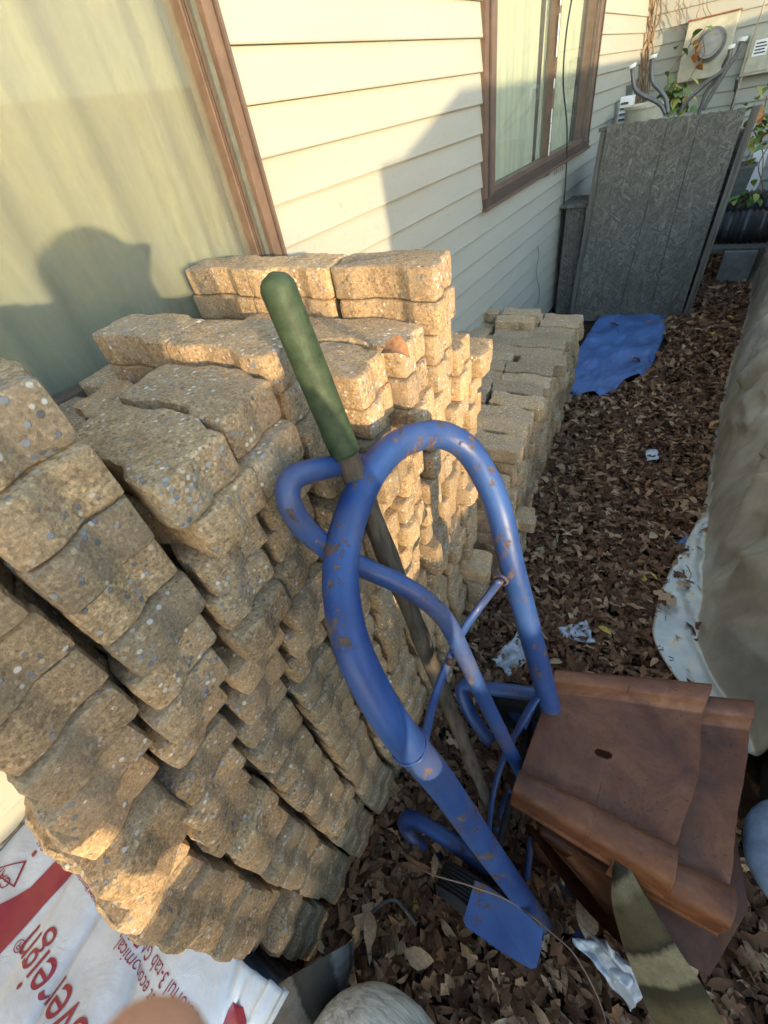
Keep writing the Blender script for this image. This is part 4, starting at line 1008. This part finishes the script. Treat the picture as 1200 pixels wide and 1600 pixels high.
tw = tube(bmesh.new(), [dx(0, 1322, -.98), dx(22, 1300, -.98), dx(40, 1276, -.98), dx(50, 1245, -.98), dx(66, 1230, -.98)], 0.0028, 6, 6)
tag(obj('twig', tw, DARKWOOD, None, True), 'dry twig lying on the white bundle against the siding', 'twig')
tw = tube(bmesh.new(), [dz(97, 1240, .5), dz(106, 1265, .45), dz(112, 1300, .40)], 0.0022, 6, 6)
tag(obj('twig', tw, DARKWOOD, None, True), 'thin dark twig poking up between bundle and pavers', 'twig')
# vine plants
LG = m_plain('green_leaves', (0.10, 0.17, 0.045), 0.6, 0, 0.5, 8, 0.3); LO = m_plain('orange_leaves', (0.36, 0.14, 0.04), 0.6, 0, 0.4, 8, 0.3); LY = m_plain('yellow_green_leaves', (0.34, 0.33, 0.07), 0.6, 0, 0.4, 8, 0.3)
VINE = m_plain('dry_vine_stem', (0.22, 0.14, 0.08), 0.9)
def broad(bm, p, L, hd, pt, rl_):
    m = Matrix.Rotation(hd, 3, 'Z') @ Matrix.Rotation(pt, 3, 'Y') @ Matrix.Rotation(rl_, 3, 'X')
    sec = [(0.0, .08), (.12, .62), (.3, .85), (.6, .72), (.85, .3), (1, .03)]; V = []
    for t, w in sec: V.append([bm.verts.new(Vector(p) + m @ Vector((t * L, s * w * L * .42, -abs(s) * w * L * -.10 - .2 * L * t * t))) for s in (-1, 0, 1)])
    for a, b in zip(V, V[1:]):
        for k in range(2): bm.faces.new((a[k], a[k + 1], b[k + 1], b[k]))
def plant(name, stems, leaves, label, y):
    t = thing(name, label, 'vine', tuple(dy(*stems[0][-1], y)))
    bm = bmesh.new()
    for s_ in stems: tube(bm, [dy(u, v, y + random.uniform(-.03, .03)) for u, v in s_], 0.004, 6, 5)
    obj('stem', bm, VINE, t, True)
    for (u, v, sz, mat) in leaves:
        bm = bmesh.new(); broad(bm, dy(u, v, y - .04 + random.uniform(-.04, .02)), sz, random.uniform(0, 6.28), random.uniform(.1, .9), random.uniform(-.5, .5)); obj('leaf', bm, mat, t, True)
plant('climbing_vine', [[(1082, 55), (1078, 70), (1068, 85), (1056, 98), (1045, 118), (1043, 150)], [(1104, 40), (1090, 62), (1078, 70)], [(1098, 60), (1100, 85), (1085, 110), (1068, 140)]],
      [(1096, 45, 0.099, LG), (1104, 42, 0.074, LG), (1089, 62, 0.068, LO), (1092, 68, 0.062, LY), (1084, 85, 0.074, LO), (1067, 76, 0.074, LG), (1058, 72, 0.062, LG), (1040, 112, 0.056, LG), (1046, 120, 0.056, LG), (1088, 103, 0.081, LO), (1097, 72, 0.062, LO), (1094, 80, 0.056, LO)],
      'climbing vine with green and orange leaves crossing the round meter', 6.1)
bl = []
for k in range(60): bl.append((1058 + random.gauss(0, 11), 150 + random.gauss(0, 13), random.uniform(.05, .10), random.choice([LG, LG, LY])))
plant('leafy_shrub', [[(1058, 120), (1056, 150), (1060, 185)], [(1075, 135), (1064, 165), (1060, 185)], [(1045, 140), (1054, 160), (1060, 185)]], bl, 'small leafy green shrub showing above the board below the meter', 5.6)
bl = []
for k in range(46): bl.append((1186 + random.gauss(0, 9), 195 + random.gauss(0, 28), random.uniform(.05, .10), random.choice([LG, LY, LY, LO])))
for k in range(26): bl.append((1150 + random.uniform(-15, 35), 315 - random.uniform(0, 1) * 18 + random.gauss(0, 4), random.uniform(.05, .09), random.choice([LG, LG, LY])))
plant('yellowing_vine', [[(1198, 150), (1190, 190), (1176, 230), (1160, 262)], [(1200, 230), (1185, 260), (1190, 300), (1150, 318)], [(1178, 205), (1192, 240), (1186, 290), (1160, 312)]], bl, 'tangled vine with yellowing leaves right of the board', 5.2)
# dry vine at the house corner
t = thing('dry_vine', 'bare brown dry vine climbing the house corner', 'vine', (-0.95, 6.3, 0))
for s_ in range(9):
    bm = bmesh.new(); u0 = 1016 + random.uniform(-4, 16)
    pts = [(u0 + random.uniform(-6, 6) - .13 * v, v) for v in range(-10, 190, 22)]
    tube(bm, [dy(u, v, 6.33 + random.uniform(-.05, .05)) for u, v in pts], random.uniform(.003, .007), 5, 4); obj('stem', bm, VINE, t, True)
t = thing('hanging_vine', 'thin dead tendrils hanging over the far wall left of the meter', 'vine', (-0.6, 6.3, 1.6))
for s_ in range(8):
    bm = bmesh.new(); u0 = random.uniform(1035, 1110); pts = [(u0 + random.uniform(-5, 5) + .1 * v * random.uniform(-1, 1), v) for v in range(-10, int(random.uniform(30, 70)), 12)]
    tube(bm, [dy(u, v, 6.38) for u, v in pts], .0028, 5, 4); obj('tendril', bm, VINE, t, True)

# ---------------------------------------------------------------- neighbour's house and fence, which shade the passage
nb = thing('neighbouring_house', 'grey neighbouring house across the passage whose roof edge shades the siding', 'house', (3.8, 3.0, 0))
NW = m_plain('neighbour_siding', (0.42, 0.42, 0.40), 0.7)
bm = bmesh.new(); boxes((3.2, -0.76, -0.05), (3.3, 7.5, 1.92), bm); obj('wall', bm, NW, nb)
bm = bmesh.new(); plate(bm, [(3.2, -0.64, 1.91), (3.2, -0.08, 2.075), (3.2, 7.6, 2.04), (3.2, 7.6, 1.90), (3.2, -0.62, 1.90)], .1); obj('roof_edge', bm, NW, nb)
fe = thing('board_fence', 'low grey board fence continuing from the neighbouring house', 'fence', (3.2, -1.6, 0))
for k in range(14):
    y = -0.78 - 0.15 * (k + 1); h = 1.10 + 0.10 * smooth(0, 8, k) - 0.25 * smooth(8, 11, k)
    boxpart('board', (3.2, y, 0), (3.225, y + 0.145, h), GREYWOOD, fe)

# ---------------------------------------------------------------- photographer
SKIN = Mat('skin', 0.5, 0, 0.4); SKIN.color((0.55, 0.27, 0.16)); SKIN.b.inputs['Subsurface Weight'].default_value = 0.15; SKIN = SKIN.m
JACK = m_plain('dark_jacket', (0.05, 0.055, 0.07), 0.9); TROU = m_plain('black_trousers', (0.018, 0.018, 0.02), 0.9); HAIR = m_plain('dark_hair', (0.03, 0.02, 0.015), 0.7)
def skin(name, verts, edges, mat, parent=None, root=0, lv=2):
    me = bpy.data.meshes.new(name); me.from_pydata([v[0] for v in verts], edges, []); me.materials.append(mat)
    o = bpy.data.objects.new(name, me); C.objects.link(o)
    sk = o.modifiers.new('skin', 'SKIN'); sk.use_smooth_shade = True
    for i, v in enumerate(verts):
        s_ = me.skin_vertices[0].data[i]; s_.radius = (v[1], v[2] if len(v) > 2 else v[1]); s_.use_root = (i == root)
    o.modifiers.new('sub', 'SUBSURF').levels = lv; o.modifiers['sub'].render_levels = lv
    if parent: o.parent = parent
    return o
bx0, by0 = 0.46, -0.36
V = [((bx0, by0 - .05, .95), .16, .11), ((bx0, by0 - .05, 1.18), .17, .11), ((bx0 - .01, by0 + .02, 1.42), .16, .10), ((bx0 - .03, by0 + .03, 1.53), .065), ((bx0 - .06, by0 + .05, 1.585), .065),
     ((bx0 - .07, by0 + .06, 1.66), .088, .075), ((bx0 - .07, by0 + .06, 1.74), .075, .065),
     ((bx0 + .02, by0 - .13, 1.57), .075), ((bx0 - .02, by0 - .25, 1.33), .055), ((bx0 - .22, by0 - .05, 1.24), .034), ((bx0 - .38, by0 + .10, 1.44), .026),
     ((bx0 + .02, by0 + .19, 1.47), .065), ((bx0 + .05, by0 + .24, 1.18), .045), ((bx0 + .03, by0 + .22, .92), .032), ((bx0 + .02, by0 + .22, .82), .03),
     ((bx0, by0 - .12, .90), .10), ((bx0 + .02, by0 - .20, .50), .07), ((bx0 + .05, by0 - .27, .09), .042), ((bx0 - .06, by0 - .29, .04), .035),
     ((bx0, by0 + .10, .88), .085), ((bx0 + .02, by0 + .05, .48), .06), ((bx0 + .06, by0 + .03, .09), .042), ((bx0 - .05, by0 + .02, .04), .035)]
Ed = [(0, 1), (1, 2), (2, 3), (3, 4), (4, 5), (5, 6), (2, 7), (7, 8), (8, 9), (9, 10), (2, 11), (11, 12), (12, 13), (13, 14), (0, 15), (15, 16), (16, 17), (17, 18), (0, 19), (19, 20), (20, 21), (21, 22)]
for i_ in range(len(V)):
    if i_ != 10: V[i_] = ((V[i_][0][0], V[i_][0][1], V[i_][0][2] * 0.895), *[r_ * .95 for r_ in V[i_][1:]])
def cs(x, y, z): return tuple(cam.matrix_world @ Vector((x, y, z)))
V[10] = (cs(-0.02, -0.22, 0.03), .026)
k0 = len(V); V.append((cs(-0.02, -0.165, 0.005), .020, .028)); Ed.append((10, k0))
for a_, b_, c_ in ((cs(-.034, -.128, -.020), cs(-.032, -.100, -.046), cs(-.0285, -.0610, -.052)), (cs(-.012, -.120, -.016), cs(-.004, -.098, -.018), cs(.010, -.090, -.012)),
                   (cs(.008, -.128, -.014), cs(.020, -.112, -.016), cs(.034, -.106, -.010)), (cs(.014, -.150, -.010), cs(.030, -.138, -.012), cs(.042, -.130, -.008)), (cs(-.050, -.135, .018), cs(-.055, -.110, .026), cs(-.048, -.085, .028))):
    k = len(V); V += [(a_, .0088), (b_, .0086), (c_, .0096)]; Ed += [(k0, k), (k, k + 1), (k + 1, k + 2)]
person = thing('person', 'person in dark clothes holding the phone, an orange blurred fingertip showing at the bottom', 'person', (bx0, by0, 0))
body = skin('body', [((v[0][0] - bx0, v[0][1] - by0, v[0][2]), *v[1:]) for v in V], Ed, SKIN, person)
jk = [0, 1, 2, 7, 8, 9, 11, 12, 13]; mp = {a: i for i, a in enumerate(jk)}
skin('jacket', [((V[a][0][0] - bx0, V[a][0][1] - by0, V[a][0][2]), *[r_ * 1.28 + .01 for r_ in V[a][1:]]) for a in jk], [(mp[a], mp[b]) for a, b in Ed if a in mp and b in mp], JACK, person)
tk = [0, 15, 16, 17, 19, 20, 21]; mp = {a: i for i, a in enumerate(tk)}
skin('trousers', [((V[a][0][0] - bx0, V[a][0][1] - by0, V[a][0][2]), *[r_ * 1.2 + .012 for r_ in V[a][1:]]) for a in tk], [(mp[a], mp[b]) for a, b in Ed if a in mp and b in mp], TROU, person)
for s_ in (18, 22):
    f = V[s_][0]; blob('shoe', (f[0] + .02, f[1], .045), (.14, .05, .05), BLACK, None, None, 0, .02, person)
hd = Vector(V[5][0])
blob('hair', (hd.x + .015, hd.y - .01, hd.z + .04), (.105, .098, .10), HAIR, None, None, 0, .05, person)
fd = Vector((-.8, .5, -.3)).normalized()
for s_ in (-1, 1):
    sd_ = Vector((.5, .8, 0)).normalized() * s_
    blob('eye', tuple(hd + fd * .088 + sd_ * .03 + Vector((0, 0, -.0))), (.011, .011, .009), WHITE, None, None, 0, 0, person)
    blob('ear', tuple(hd + sd_ * .085 + Vector((0, 0, -.02))), (.012, .02, .03), SKIN, None, None, .5, .05, person)
blob('nose', tuple(hd + fd * .098 + Vector((0, 0, -.03))), (.016, .016, .024), SKIN, None, None, .5, .05, person)
blob('mouth', tuple(hd + fd * .086 + Vector((0, 0, -.065))), (.014, .024, .006), m_plain('lips', (.4, .12, .1)), None, None, -.55, .02, person)
# phone behind the lens
ph = bmesh.new(); box(ph, (0, 0, 0), (.075, .155, .008), None, .003)
bmesh.ops.transform(ph, matrix=cam.matrix_world @ Matrix.Translation((0.02, -0.055, 0.009)), verts=ph.verts)
tag(obj('phone', ph, BLACK), 'black phone held in the hand taking the picture', 'phone')
